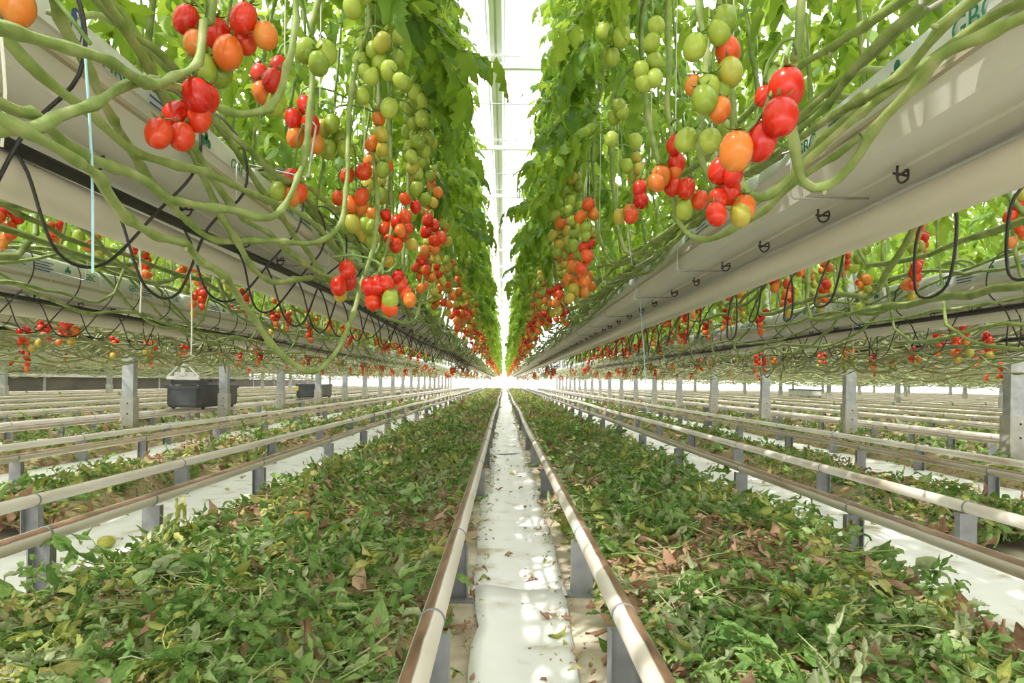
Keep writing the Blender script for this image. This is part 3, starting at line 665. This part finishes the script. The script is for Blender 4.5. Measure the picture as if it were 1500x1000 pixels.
near_right = [
 ('tomato plant with four big glossy fruit, red to orange, hanging before the white gutter', 0.98, dict(trusses=[], path=pth([(1560, 0, .70), (1440, 45, .78), (1370, 82, .84), (1345, 120, .88), (1296, 178, .95), (1252, 240, 1.02), (1215, 264, 1.06), (1180, 262, 1.05), (1164, 190, 1.01), (1166, 90, .98), (1172, -20, .97)], [(0.42, 0.97, 2.2), (0.59, 0.97, 4.0)]),
   extra=[(0.90, [(1153, 124, RED, 52), (1143, 170, RED, 50), (1119, 203, RED, 50), (1081, 216, ORA, 48)]), (1.0, [(1124, 138, RED, 26)])])),
 ('tomato plant with a mixed bunch of green and orange fruit beside the big red ones', 1.28, dict(trusses=[], path=pth([(1540, -15, .8), (1460, 25, .88), (1390, 72, .95), (1310, 128, 1.03), (1240, 180, 1.12), (1180, 235, 1.2), (1120, 290, 1.27), (1085, 250, 1.3), (1075, 120, 1.3)], [(0.42, 1.3, 1.9), (0.59, 1.3, 4.0)]),
   extra=[(1.22, [(1063, 71, VER, 37), (1067, 106, TUR, 38), (1042, 128, PAL, 39), (1026, 147, GRN, 38), (1060, 136, GRN, 34), (1025, 67, PAL, 35), (1050, 45, GRN, 34), (1062, 26, GRN, 36), (1018, 123, ORA, 26), (1057, 162, ORA, 33)]), (1.35, [(1013, 206, PAL, 32), (1041, 206, PAL, 31), (1055, 190, GRN, 28)])])),
 ('tomato plant with dark red fruit caught behind a bent grey wire holder', 1.42, dict(trusses=[], path=pth([(1330, 90, 1.05), (1250, 165, 1.14), (1180, 232, 1.24), (1110, 292, 1.36), (1060, 300, 1.42), (1035, 240, 1.44), (1032, 110, 1.45)], [(0.42, 1.46, 1.9), (0.59, 1.46, 4.0)]),
   extra=[(1.18, [(1060, 247, RED, 32), (1079, 254, RED, 28), (1064, 276, RED, 36), (1044, 313, RED, 30), (1092, 302, ORA, 34), (1050, 290, RED, 27), (1083, 312, TUR, 30)]), (1.55, [(958, 38, PAL, 24), (960, 62, GRN, 25), (939, 100, PAL, 24), (960, 117, PAL, 25), (937, 122, PAL, 24), (955, 90, GRN, 24)])])),
 ('tomato plant with a long red bunch next to pairs of pale green fruit', 1.72, dict(trusses=[(1.9, 5)], path=pth([(1260, 200, 1.25), (1180, 255, 1.36), (1100, 318, 1.5), (1040, 348, 1.62), (1000, 330, 1.7), (985, 240, 1.72), (982, 100, 1.74)], [(0.42, 1.74, 1.9), (0.59, 1.74, 4.0)]),
   extra=[(1.65, [(993, 212, RED, 26), (986, 236, RED, 27), (969, 256, ORA, 28), (955, 268, ORA, 24), (992, 250, ORA, 22)]), (1.7, [(1010, 275, RED, 26), (985, 273, VER, 26), (1028, 292, VER, 24), (1003, 305, PAL, 26)])])),
 ('tomato plant with a stack of red over orange fruit, tight to the white slabs', 2.0, dict(trusses=[(1.85, 5), (2.05, 5)], path=None, extra=[(2.05, [(940, 275, RED, 21), (936, 292, RED, 22), (922, 309, ORA, 21), (908, 315, TUR, 20), (931, 317, VER, 20)]), (2.2, [(915, 242, GRN, 19), (897, 205, PAL, 20), (903, 155, GRN, 20), (912, 165, GRN, 20), (898, 170, GRN, 19), (930, 205, PAL, 21)])])),
]
for lab, y, kw in near_right:
    plant(GR, -1, y, True, label=lab, zleaf=1.80, **kw)
y = 2.5; i = 0
while y < 59:
    near = y < 11.5
    plant(GL, 1, y+R.uniform(-.05, .05), near, off=0.38, zrun=(0.98, 1.24), label=f'tomato plant rising by the {by_slab(y)} slab of the first row, dark cart side' if y < 24 else LL.replace('ripening trusses', 'small distant fruit'), group='tomato plants along the central path', leaves=30, zleaf=R.uniform(1.60, 1.76))
    plant(GR, -1, y+0.12+R.uniform(-.05, .05), near, zrun=(1.16, 1.27), spread=0.10, label=f'tomato plant rising by the {by_slab(y)} slab of the first row, pale cart side' if y < 24 else LR_.replace('ripening trusses', 'small distant fruit'), group='tomato plants along the central path', leaves=30, zleaf=R.uniform(1.60, 1.76))
    y += 0.33 if y < 8 else 0.46 if y < 18 else 0.72 if y < 30 else 0.95
# plants on the far sides of the first gutters and near sides of the second
for s, G1 in ((-1, GL), (1, GR)):
    y = 1.7
    while y < 13:
        plant(G1, s, y+R.uniform(-.1, .1), False, zrun=(0.95, 1.22), label=f'tomato plant behind the {by_slab(y)} slab, outer face of the first row, {SIDE[s]}', group='tomato plants in the neighbouring aisles', zleaf=R.uniform(1.72, 1.85), spread=0.2)
        y += 0.52
    y = 2.6
    while y < 16:
        plant(gx(2*s), -s, y+R.uniform(-.1, .1), False, zrun=(0.92, 1.25), label=f'tomato plant before the {by_slab(y)} slab, inner face of the second row, {SIDE[s]}', group='tomato plants in the neighbouring aisles', zleaf=R.uniform(1.72, 1.85), spread=0.2)
        y += 0.50
# rows further out: vines, foliage and fruit that cannot be told apart plant by plant
def canopy_seg():
    q = random.Random(77); tf = []; wh = []
    for i in range(14):
        for sd in (-1, 1):
            for j in range(10):
                z = 0.80+2.25*(j+q.random())/10; tf.append(mat4((sd*(0.38-0.07*(z-0.8)), 6.0*(i+q.random())/14, z), leaf_tf(0, q, sd)[1], q.uniform(1.0, 1.3))); wh.append(q.randrange(6))
    return join_inst(LO_T, wh, tf).mesh('canopy', 'foliage', True)
CAN = canopy_seg()
def canopy(k, ya, nseg):
    G = gx(k); s = 1 if k > 0 else -1
    t = thing('leaf_canopy', f'leafy tomato tops standing over the {ORD[abs(k)]} gutter out, {SIDE[s]}', 'foliage', (G, ya, 1.0), 'canopies over the outer rows')
    for j in range(nseg): obj('foliage', CAN, t, (0, j*6.0, 0), kind='stuff')
for s in (-1, 1):
    t = thing('leaf_canopy', f'unseen leafy tops added to block sun, near end of the first gutter, {SIDE[s]}', 'foliage', (gx(s), -5.2, 1.0), 'canopies over the outer rows'); obj('foliage', CAN, t, kind='stuff')  # row carried on out of view, added to shade the path from sun
    t = thing('leaf_canopy', f'unseen leafy tops added to block sun, near end of the second gutter, {SIDE[s]}', 'foliage', (gx(2*s), -3.6, 1.0), 'canopies over the outer rows'); obj('foliage', CAN, t, kind='stuff')  # second row likewise: unseen foliage put in as sun shade
    canopy(s*1, 13.2, 7) if False else None
    canopy(s*3, -2.6, 1)
    for k in range(4, 10 if s < 0 else 23): canopy(s*k, -2.0 if k < 8 else 4.0, 10 if k < 8 else 9)
def vine_row(k, a, ya, yb, n, fol, ntr, sides=4):
    G = gx(k); s = 1 if k > 0 else -1; q = random.Random(k*17+a)
    t = thing('vine_row', f'bare tomato vines along the {"outer" if a == s else "inner"} face of the {ORD[abs(k)]} gutter, {SIDE[s]}', 'vines', (G, ya, 1.0), 'outer vine rows')
    b = MB()
    for i in range(n):
        y0 = ya+(yb-ya)*(i/n)**1.35; L = q.uniform(1.5, 4.0); m = 9; z = q.uniform(.93, 1.22) if abs(k) < 4 else q.uniform(.80, 1.2)
        pts = [(a*(0.08+0.30*(j/m)+q.uniform(-.06, .06)), y0-ya+L*j/m, z-1.0+q.uniform(-.07, .07)-0.12*math.sin(PI*j/m)) for j in range(m)]
        if fol: pts += [(a*0.42, y0-ya+L+0.05, 0.6), (a*0.41, y0-ya+L+0.05, 1.5)]
        P = spline(pts, 0.09 if abs(k) < 4 else 0.22); b.tube(P, 0.0085*(1+0.3*np.sin(np.arange(len(P))*2.1)), sides)
    obj('stems', b.mesh('stems', 'stem_dry', True), t, kind='stuff')
    if fol:
        tf = []; wh = []
        yy = ya
        while yy < yb:
            for i in range(15): tf.append(mat4(np.array((a*0.4, yy-ya+q.uniform(-.3, .3), 0.74+2.2*(i+q.random())/15)), leaf_tf(0, q, a)[1], q.uniform(.9, 1.2))); wh.append(q.randrange(6))
            yy += 0.6
        obj('foliage', join_inst(LO_T, wh, tf).mesh('foliage', 'foliage', True), t, kind='stuff')
    for i in range(ntr):
        u = (i+q.random())/ntr; st = 0 if q.random() < .75 else 2
        obj('truss', FAR_TR[(st, q.randrange(3))], t, (a*q.uniform(.15, .45), (yb-ya)*u**1.3, q.choice((q.uniform(.0, .2), q.uniform(.3, .8) if fol else q.uniform(-.05, .15)))), (0, 0, q.uniform(0, 6)))
for s in (-1, 1):
    vine_row(2*s, s, 2.6, 26, 80, True, 55)
    vine_row(3*s, -s, 3.6, 28, 80, True, 40)
    vine_row(1*s, s, 13, 56, 80, False, 20)
    vine_row(2*s, -s, 16, 56, 80, False, 20)
    vine_row(3*s, s, 4.5, 56, 90, False, 12)
    for k in range(4, 10 if s < 0 else 22):
        vine_row(k*s, -s, 5+k*0.6 if k < 12 else k*1.4, 56, 80 if k < 12 else 60, False, 7 if k < 8 else 3, 3)

# ------------------------------------------------------------------ heaps of picked leaves between the tracks
def wilted_leaflet(l, wd, q, st, ac):
    V = []; roll = q.choice((1, -1))*q.uniform(0.5, 2.6); bend = q.uniform(-.6, 1.9); tw = q.uniform(-1.2, 1.2); p1, p2 = q.uniform(0, 6), q.uniform(0, 6); c = [0.0, 0.0]; ang = q.uniform(-.5, .3)
    ps = [c[:]]
    for i in range(st): ang += bend/st+q.uniform(-.18, .18); c = [c[0]+l/st*math.cos(ang), c[1]-l/st*math.sin(ang)]; ps.append(c)
    for i in range(st+1):
        u = i/st; hw = wd*.5*((math.sin(PI*u**.7))**.8 if 0 < u < 1 else .03)*(1+.20*math.sin(i*2.6+p1)); t = tw*u
        for j in range(ac):
            w_ = -1+2*j/(ac-1); a_ = roll*w_*(0.6+.5*u); y = hw*math.sin(a_)/max(.35, abs(roll))*1.25 if abs(roll) > .3 else hw*w_; z = -hw*(1-math.cos(a_))/max(.5, abs(roll))*1.3*np.sign(roll)+.05*l*math.sin(u*8+w_*2+p2)*abs(w_)
            z += q.uniform(-.06, .06)*l; V.append((ps[i][0]-.09*l*abs(w_)*(i % 2), y*math.cos(t)-z*math.sin(t), ps[i][1]+y*math.sin(t)+z*math.cos(t)))
    return np.array(V), [(i*ac+j, i*ac+j+1, (i+1)*ac+j+1, (i+1)*ac+j) for i in range(st) for j in range(ac-1)]
def wilted(q, L, st, ac, r=0.0026):
    b = MB(); k = 7; yaw = q.uniform(-1, 1); P = np.array([(L*i/k*math.cos(yaw*i/k*.6), L*i/k*math.sin(yaw*i/k*.6), .018*math.sin(i*1.1+q.uniform(0, 2))) for i in range(k+1)])
    b.tube(P, np.linspace(r, r*.5, k+1), 4 if st > 4 else 3, cap=False)
    for j in range(8):
        u = 1.0 if j == 0 else .22+.74*((j+1)//2)/4; s_ = 0 if j == 0 else (1 if j % 2 else -1); l = L*q.uniform(.26, .42); p = P[min(k, int(u*k))]
        v, f = wilted_leaflet(l, l*q.uniform(.34, .62), q, st, ac); A = mat4(p, (q.gauss(0, .7), q.uniform(-.5, .25), s_*q.uniform(.5, 1.5)+q.uniform(-.3, .3)), 1); b.add(v @ A[:3, :3].T + A[:3, 3], f)
    return np.concatenate(b.v), b.f
WT = [wilted(rs, rs.uniform(.17, .27), 7, 5) for _ in range(10)]
WLO = [wilted(rs, rs.uniform(.19, .30), 4, 3, .003) for _ in range(10)]
WS = []
for _ in range(6):
    l = rs.uniform(.045, .09); WS.append(wilted_leaflet(l, l*rs.uniform(.35, .6), rs, 4, 4))
WN = ['wilt_green', 'wilt_pale', 'wilt_yellow', 'wilt_brown']
WM = {(i, c): MB().add(*WT[i]).mesh('wilted_leaf', WN[c], True) for i in range(10) for c in range(4)}
from mathutils import noise as mnoise
def mound(x, y, x0, x1):
    u = (x-x0)/(x1-x0); e = max(0.0, min(1, u/0.12, (1-u)/0.12))
    return 0.006+e*(0.035+0.060*max(0, 0.5+mnoise.noise((x*2.2, y*1.1, 0.3)))+0.03*max(0, mnoise.noise((x*6, y*5, 1))))
def patch(x, y): return mnoise.noise((x*1.7+5, y*1.1, 4.0))
def heap(x0, x1, ya, yb, lab, nind, seed, dens, small, big=1.0):
    q = random.Random(seed); t = thing('leaf_heap', lab, 'leaf heap', ((x0+x1)/2, ya, 0), 'heaps of picked leaves'); c = np.array(((x0+x1)/2, ya, 0))
    b = MB(); nx = 16; ym = max(12, ya+2); ysl = np.concatenate([np.linspace(ya, ym, int((ym-ya)/0.10)), np.linspace(ym+0.6, yb, max(2, int((yb-ym)/0.6)))])
    V = []
    for y in ysl:
        for i in range(nx):
            x = x0+(x1-x0)*i/(nx-1)
            if i in (0, nx-1): x += 0.05*mnoise.noise((y*2.3, x, 2))
            V.append((x-c[0], y-ya, mound(x, y, x0, x1) if 0 < i < nx-1 else 0.004))
    F = [(j*nx+i, j*nx+i+1, (j+1)*nx+i+1, (j+1)*nx+i) for j in range(len(ysl)-1) for i in range(nx-1)]
    obj('litter_bed', b.add(V, F).mesh('litter_bed', 'litter', True), t, kind='stuff')
    pts = []; area = (x1-x0)
    y = ya
    while y < yb:
        dd = dens*(1.0 if y < 4.5 else 0.5 if y < 10 else 0.16 if y < 22 else 0.05); st = 0.25
        for _ in range(int(dd*area*st+q.random())):
            x = q.uniform(x0+0.07, x1-0.07); yy = y+q.uniform(0, st); p = patch(x, yy)
            if p < -0.30 and q.random() < 0.55: continue
            pts.append((yy, x, p))
        y += st
    pts.sort()
    tf = []; wh = []; mi = []
    for n_, (yy, x, p) in enumerate(pts):
        r_ = q.random()
        col = 0 if r_ < 0.64 else 1 if r_ < 0.84 else 2 if r_ < 0.97 else 3
        if p < -0.20 and q.random() < 0.40: col = q.choice((2, 3, 3))
        if abs(p-0.12) < 0.04 and q.random() < 0.4: col = 2
        edge = min(x-x0, x1-x)
        loc = (x-c[0], yy-ya, mound(x, yy, x0, x1)+q.uniform(.004, .028)*(1 if edge > .1 else .4)); rot = (q.gauss(0, .45), q.gauss(-.05, .28), q.uniform(0, 6.28)); s = q.uniform(.55, .92)*(1 if edge > .12 else .8)*(.5 if col == 3 else 1)
        k = q.randrange(10)
        if n_ < nind: obj('leaf', WM[(k, col)], t, loc, rot, s)
        else: tf.append(mat4(loc, rot, s)); wh.append(k); mi.append(col)
    if tf: obj('litter_leaves', join_inst(WLO, wh, tf, mi).mesh('litter_leaves', [n+'_i' for n in WN], True), t, kind='stuff')
    tf = []; wh = []; mi = []
    for _ in range(small):
        yy = ya+((min(yb, 20) if big < 2 and nind < 300 else yb)-ya)*q.random()**(1.8 if nind < 300 else 2.6); x = q.uniform(x0-0.03, x1+0.03); p = patch(x, yy); r_ = q.random()
        col = (3 if r_ < .6 else 2 if r_ < .75 else 0) if p < -.12 else (0 if r_ < .55 else 1 if r_ < .7 else 2 if r_ < .85 else 3)
        tf.append(mat4((x-c[0], yy-ya, mound(x, yy, x0, x1)+q.uniform(.004, .03)), (q.gauss(0, .6 if big < 2 else .3), q.gauss(0, .5 if big < 2 else .25), q.uniform(0, 6.28)), (1.7 if big > 2 else min(2.0, max(1, yy/9)))*q.uniform(.6, 1.3))); wh.append(q.randrange(6)); mi.append(col)
    if tf: obj('leaf_scraps', join_inst(WS, wh, tf, mi).mesh('leaf_scraps', [n+'_i' for n in WN], True), t, kind='stuff')
    if nind >= 300:
        b = MB()
        for _ in range(900):
            yy = ya+9*q.random()**1.5; x = q.uniform(x0+.05, x1-.05); z = mound(x, yy, x0, x1)+q.uniform(.01, .045); az = q.uniform(0, 6.28); L = q.uniform(.05, .16); up = q.gauss(.1, .25)
            p = np.array((x-c[0], yy-ya, z)); d = np.array((math.cos(az), math.sin(az), up)); e = np.array((-d[1], d[0], .2))*q.uniform(-.3, .3)
            b.tube([p, p+d*L*.5+e*L*.5, p+d*L], [.0026, .0021, .0014], 4, q.choice((0, 0, 1)))
        obj('loose_stalks', b.mesh('loose_stalks', ['stem', 'stem_dry'], True), t, kind='stuff')
    return t, c
heap(-1.38, -0.18, 0.85, 59, 'broad heap of wilted leaves beside the central rails, dark cart side', 300, 5, 225, 10000)
heap(0.31, 1.40, 0.85, 59, 'broad heap of wilted leaves beside the central rails, pale cart side', 300, 6, 225, 10000)
CARPET = []
for s in (-1, 1):
    for k in range(1, 9 if s < 0 else 22):
        xa = track_x(s*k)[0 if s < 0 else 1]; xb = track_x(s*(k+1))[1 if s < 0 else 0]; x0, x1 = sorted((xa, xb))
        if k >= 3:
            lab = f'heap of wilted leaves beyond the {ORD[k]} pair of rails out, {SIDE[s]}'
            if not CARPET: CARPET.append(heap(x0+0.05, x1-0.06, 5.0, 55, lab, 0, 99, 60, 7000, 2.4)[0])
            else:
                t = thing('leaf_heap', lab, 'leaf heap', ((x0+x1)/2, 5.0 if k < 8 else 6.0, 0), 'heaps of picked leaves')
                for ch in CARPET[0].children: c_ = obj(ch.name.split('.')[0], ch.data, t, kind='stuff')
            continue
        heap(x0+0.05, x1-0.06, 1.6+k*1.3, 55, f'heap of wilted leaves beyond the {ORD[k]} pair of rails out, {SIDE[s]}', 160 if k == 1 else 60 if k < 4 else 0, 60+s*k, 90 if k == 1 else 55 if k == 2 else 46 if k < 5 else 24, 2500 if k == 1 else 1500 if k == 2 else 400 if k < 5 else 0)
# loose dry leaves on the white film
for i in range(46):
    y = 1.5+12*R.random()**1.6; x = R.choice((R.uniform(-.08, .2), R.uniform(.10, .22), R.uniform(-.1, -.02)))
    v, f = WS[i % 6]; col = R.choice((3, 3, 3, 2, 0))
    o = obj('dry_leaf', MB().add(v, f).mesh('dry_leaf', WN[col], True) if i < 18 else bpy.data.objects['dry_leaf' if i % 18 == 0 else 'dry_leaf.%03d' % (i % 18)].data, None, (x, y, 0.020), (R.gauss(0, .2), R.gauss(0.1, .15), R.uniform(0, 6)), R.uniform(.5, 1.0))
    tag(o, 'small curled dry leaf lying on the white film of the central path', 'leaf', 'dry leaves on the central film')
for s in (-1, 1):
    for i in range(22):
        xs = track_x(s); y = 2.2+7*R.random()**1.4; x = R.uniform(xs[0], xs[1])
        o = obj('dry_leaf', bpy.data.objects['dry_leaf' if i % 18 == 0 else 'dry_leaf.%03d' % (i % 18)].data, None, (x, y, 0.018), (R.gauss(0, .2), R.gauss(0.1, .15), R.uniform(0, 6)), R.uniform(.5, 1.2))
        tag(o, f'small dry leaf on the white film under the first rails out, {SIDE[s]}', 'leaf', f'dry leaves on side film {s}')
cr_tf = []; q = random.Random(8)
for i in range(520):
    y = 1.25+14*q.random()**1.7; e = q.random(); x = (-.11+abs(q.gauss(0, .035))) if e < .4 else (.23-abs(q.gauss(0, .05))) if e < .85 else q.uniform(-.08, .2)
    cr_tf.append(mat4((x, y, .021), (q.gauss(0, .25), q.gauss(.1, .2), q.uniform(0, 6.28)), q.uniform(.12, .5)))
cb_ = join_inst(WS, [q.randrange(6) for _ in cr_tf], cr_tf, [q.choice((0, 0, 0, 1)) for _ in cr_tf])
tag(obj('leaf_crumbs', cb_.mesh('leaf_crumbs', ['wilt_brown_i', 'wilt_yellow_i'], True), None, kind='stuff'), 'scattered crumbs of dry brown leaf on the white film of the central path', 'leaf crumbs')
# long pale leaf stalks sticking out of the heaps
for i in range(60):
    s = R.choice((-1, 1)); y = 1.2+6*R.random()**1.5; x = R.uniform(-1.35, -.3) if s < 0 else R.uniform(.4, 1.4); z = mound(x, y, *((-1.38, -.18) if s < 0 else (.31, 1.40)))
    L = R.uniform(.12, .3); az = R.uniform(0, 6.28); up = R.uniform(.0, .5)
    P = spline([(0, 0, 0.01), (L*.4*math.cos(az), L*.4*math.sin(az), 0.02+L*.3*up), (L*math.cos(az+.3), L*math.sin(az+.3), 0.02+L*.55*up)], 0.03)
    b = MB().tube(P, np.linspace(.0042, .0022, len(P)), 5)
    if R.random() < .6: m_ = P[len(P)//2]; b.tube([m_, m_+np.array((R.uniform(-.06, .06), R.uniform(-.06, .06), .03))], [.0025, .0015], 4)
    tag(obj('leaf_stalk', b.mesh('leaf_stalk', R.choice(('stem', 'wilt_yellow', 'stem_dry')), True), None, (x, y, z)), f'bare leaf stalk poking out of the leaf heap beside the central rails, {SIDE[s]}', 'stalk', f'leaf stalks {s}')

# ------------------------------------------------------------------ carts
def cart(x, y, body, lab, top=True, L=1.5, W=0.50, H_=0.34):
    t = thing('harvest_cart', lab, 'cart', (x, y, RZ+RR), 'harvest carts')
    b = MB(); c = 0.05; prof = [(-W/2, c), (-W/2+c, 0), (W/2-c, 0), (W/2, c), (W/2, L-c), (W/2-c, L), (-W/2+c, L), (-W/2, L-c)]; n = 8
    V = [(p[0]*k, (p[1]-L/2)*k+L/2, z) for z, k in ((0.03, .96), (0.07, 1), (H_, 1.0), (H_, .95), (0.10, .93)) for p in prof]
    F = [(i*n+j, i*n+(j+1) % n, (i+1)*n+(j+1) % n, (i+1)*n+j) for i in range(4) for j in range(n)]+[tuple(range(n-1, -1, -1)), tuple(4*n+j for j in range(n))]
    obj('crate', b.add(V, F).mesh('crate', body), t)
    wm = MB(); v, f = tube([(-.015, 0, 0), (.015, 0, 0)], .045, 14); wm.add(v, f); wme = wm.mesh('wheel', 'black', True)
    for sx in (-1, 1):
        for yy in (.2, L-.2): obj('wheel', wme, t, (sx*.225, yy, .045))
    obj('rim', MB().box(-W/2-.012, -W/2+.02, 0.0, L, H_-.03, H_+.015).box(W/2-.02, W/2+.012, 0.0, L, H_-.03, H_+.015).box(-W/2, W/2, -.012, .02, H_-.03, H_+.015).box(-W/2, W/2, L-.02, L+.012, H_-.03, H_+.015).mesh('rim', 'crate'), t)
    for sx in (-1, 1):
        obj('corner_bolt', MB().tube([(sx*W*.40, .06, H_-.01), (sx*W*.40, .06, H_+.03)], .01, 8).mesh('corner_bolt', 'trolley'), t)
    if top:
        obj('upper_tray', MB().box(-W*.40, W*.40, .05, .45, H_+.03, H_+.10).mesh('upper_tray', 'crate'), t)
        obj('side_board', MB().box(-W*.45, W*.45, .5, L-.05, H_+.07, H_+.11).mesh('side_board', 'crate'), t)
        fr = MB(); fr.box(-W*.48, W*.48, .0, .03, H_+.11, H_+.16)
        for sx in (-1, 1): fr.tube([(sx*W*.46, .015, H_+.15), (sx*.03, .015, H_+.36)], .014, 4)
        fr.box(-.03, .03, .0, .03, H_+.15, H_+.38); fr.tube([(-.04, .015, H_+.36), (.04, .015, H_+.36)], .018, 6)
        obj('handle_frame', fr.mesh('handle_frame', 'trolley'), t)
        obj('bag', MB().box(-W*.3, W*.3, .05, .25, H_+.10, H_+.22).mesh('cart_bag', 'slab'), t)
    return t
cart(-4.80, 10.2, 'crate', 'charcoal plastic crate cart with white triangular frame on its rails')
c2 = cart(-4.80, 16.6, 'crate', 'smaller looking charcoal crate cart with a yellow sticker, without frame', False)
obj('sticker', MB().box(-.24, -.19, -.012, -.004, .20, .31).mesh('sticker', 'yellow'), c2)
cart(12.83, 28.0, 'crate_pale', 'long pale crate cart on far rails between thin columns', False, 2.2, .5, .30)

# ------------------------------------------------------------------ twine ends, fallen fruit
def twine(p, q_, mat, lab):
    p, q_ = np.array(p), np.array(q_); m = (p+q_)/2+np.array((.004, 0, 0))
    tag(obj('twine', MB().tube(spline([p-q_, m-q_, p*0], .08), 0.0018, 5).mesh('twine', mat), None, q_), lab, 'twine')
twine(at(125, 82, .90), at(136, 400, .90), 'twine_blue', 'pale blue twine hanging in front of the first slab, dark cart side')
twine(at(936, 425, 3.3), at(948, 606, 3.3), 'twine_blue', 'pale blue twine dangling below the first gutter, pale cart side')
twine(at(204, 364, 1.6), at(205, 458, 1.6), 'twine_white', 'short white twine end hanging under the first pipe, dark cart side')
twine(at(278, 388, 1.84), at(280, 520, 1.84), 'twine_white', 'white twine hanging between the first and second gutters, dark cart side')
twine(at(2, 55, .75), at(3, 215, .75), 'twine_white', 'white twine hanging across the first gutter face, dark cart side')
twine(at(1247, 440, 4.4), at(1250, 520, 4.4), 'twine_white', 'white twine hanging at the second gutter, pale cart side')
def fallen(x, y, z, col, lab, grp=None, s=1.0):
    tag(obj('fallen_tomato', TOM_M[col], None, (x, y, z+0.0225*s), (PI/2-.1, 0, R.uniform(0, 6)), s), lab, 'tomato', grp)
p = at(152, 790, 2.72); 
fallen(p[0]-.035, 2.78, .014, PAL, 'pale green tomato lying on the white film under the rails'); fallen(p[0]+.02, 2.75, .014, TUR, 'yellowish tomato lying on the white film beside a pale green one', None, 1.1)
hz = mound(-.80, 2.75, -1.38, -.18)
fallen(-.815, 2.75, hz+.02, ORA, 'pair of orange tomatoes resting on the leaf heap', 'orange tomatoes on the heap'); fallen(-.78, 2.77, hz+.02, ORA, 'pair of orange tomatoes resting on the leaf heap', 'orange tomatoes on the heap')
fallen(1.42, 5.1, .05, RED, 'single red tomato lying by the heap edge, pale cart side')
fallen(3.0, 6.5, .03, VER, 'single red tomato lying under the second rails, pale cart side')
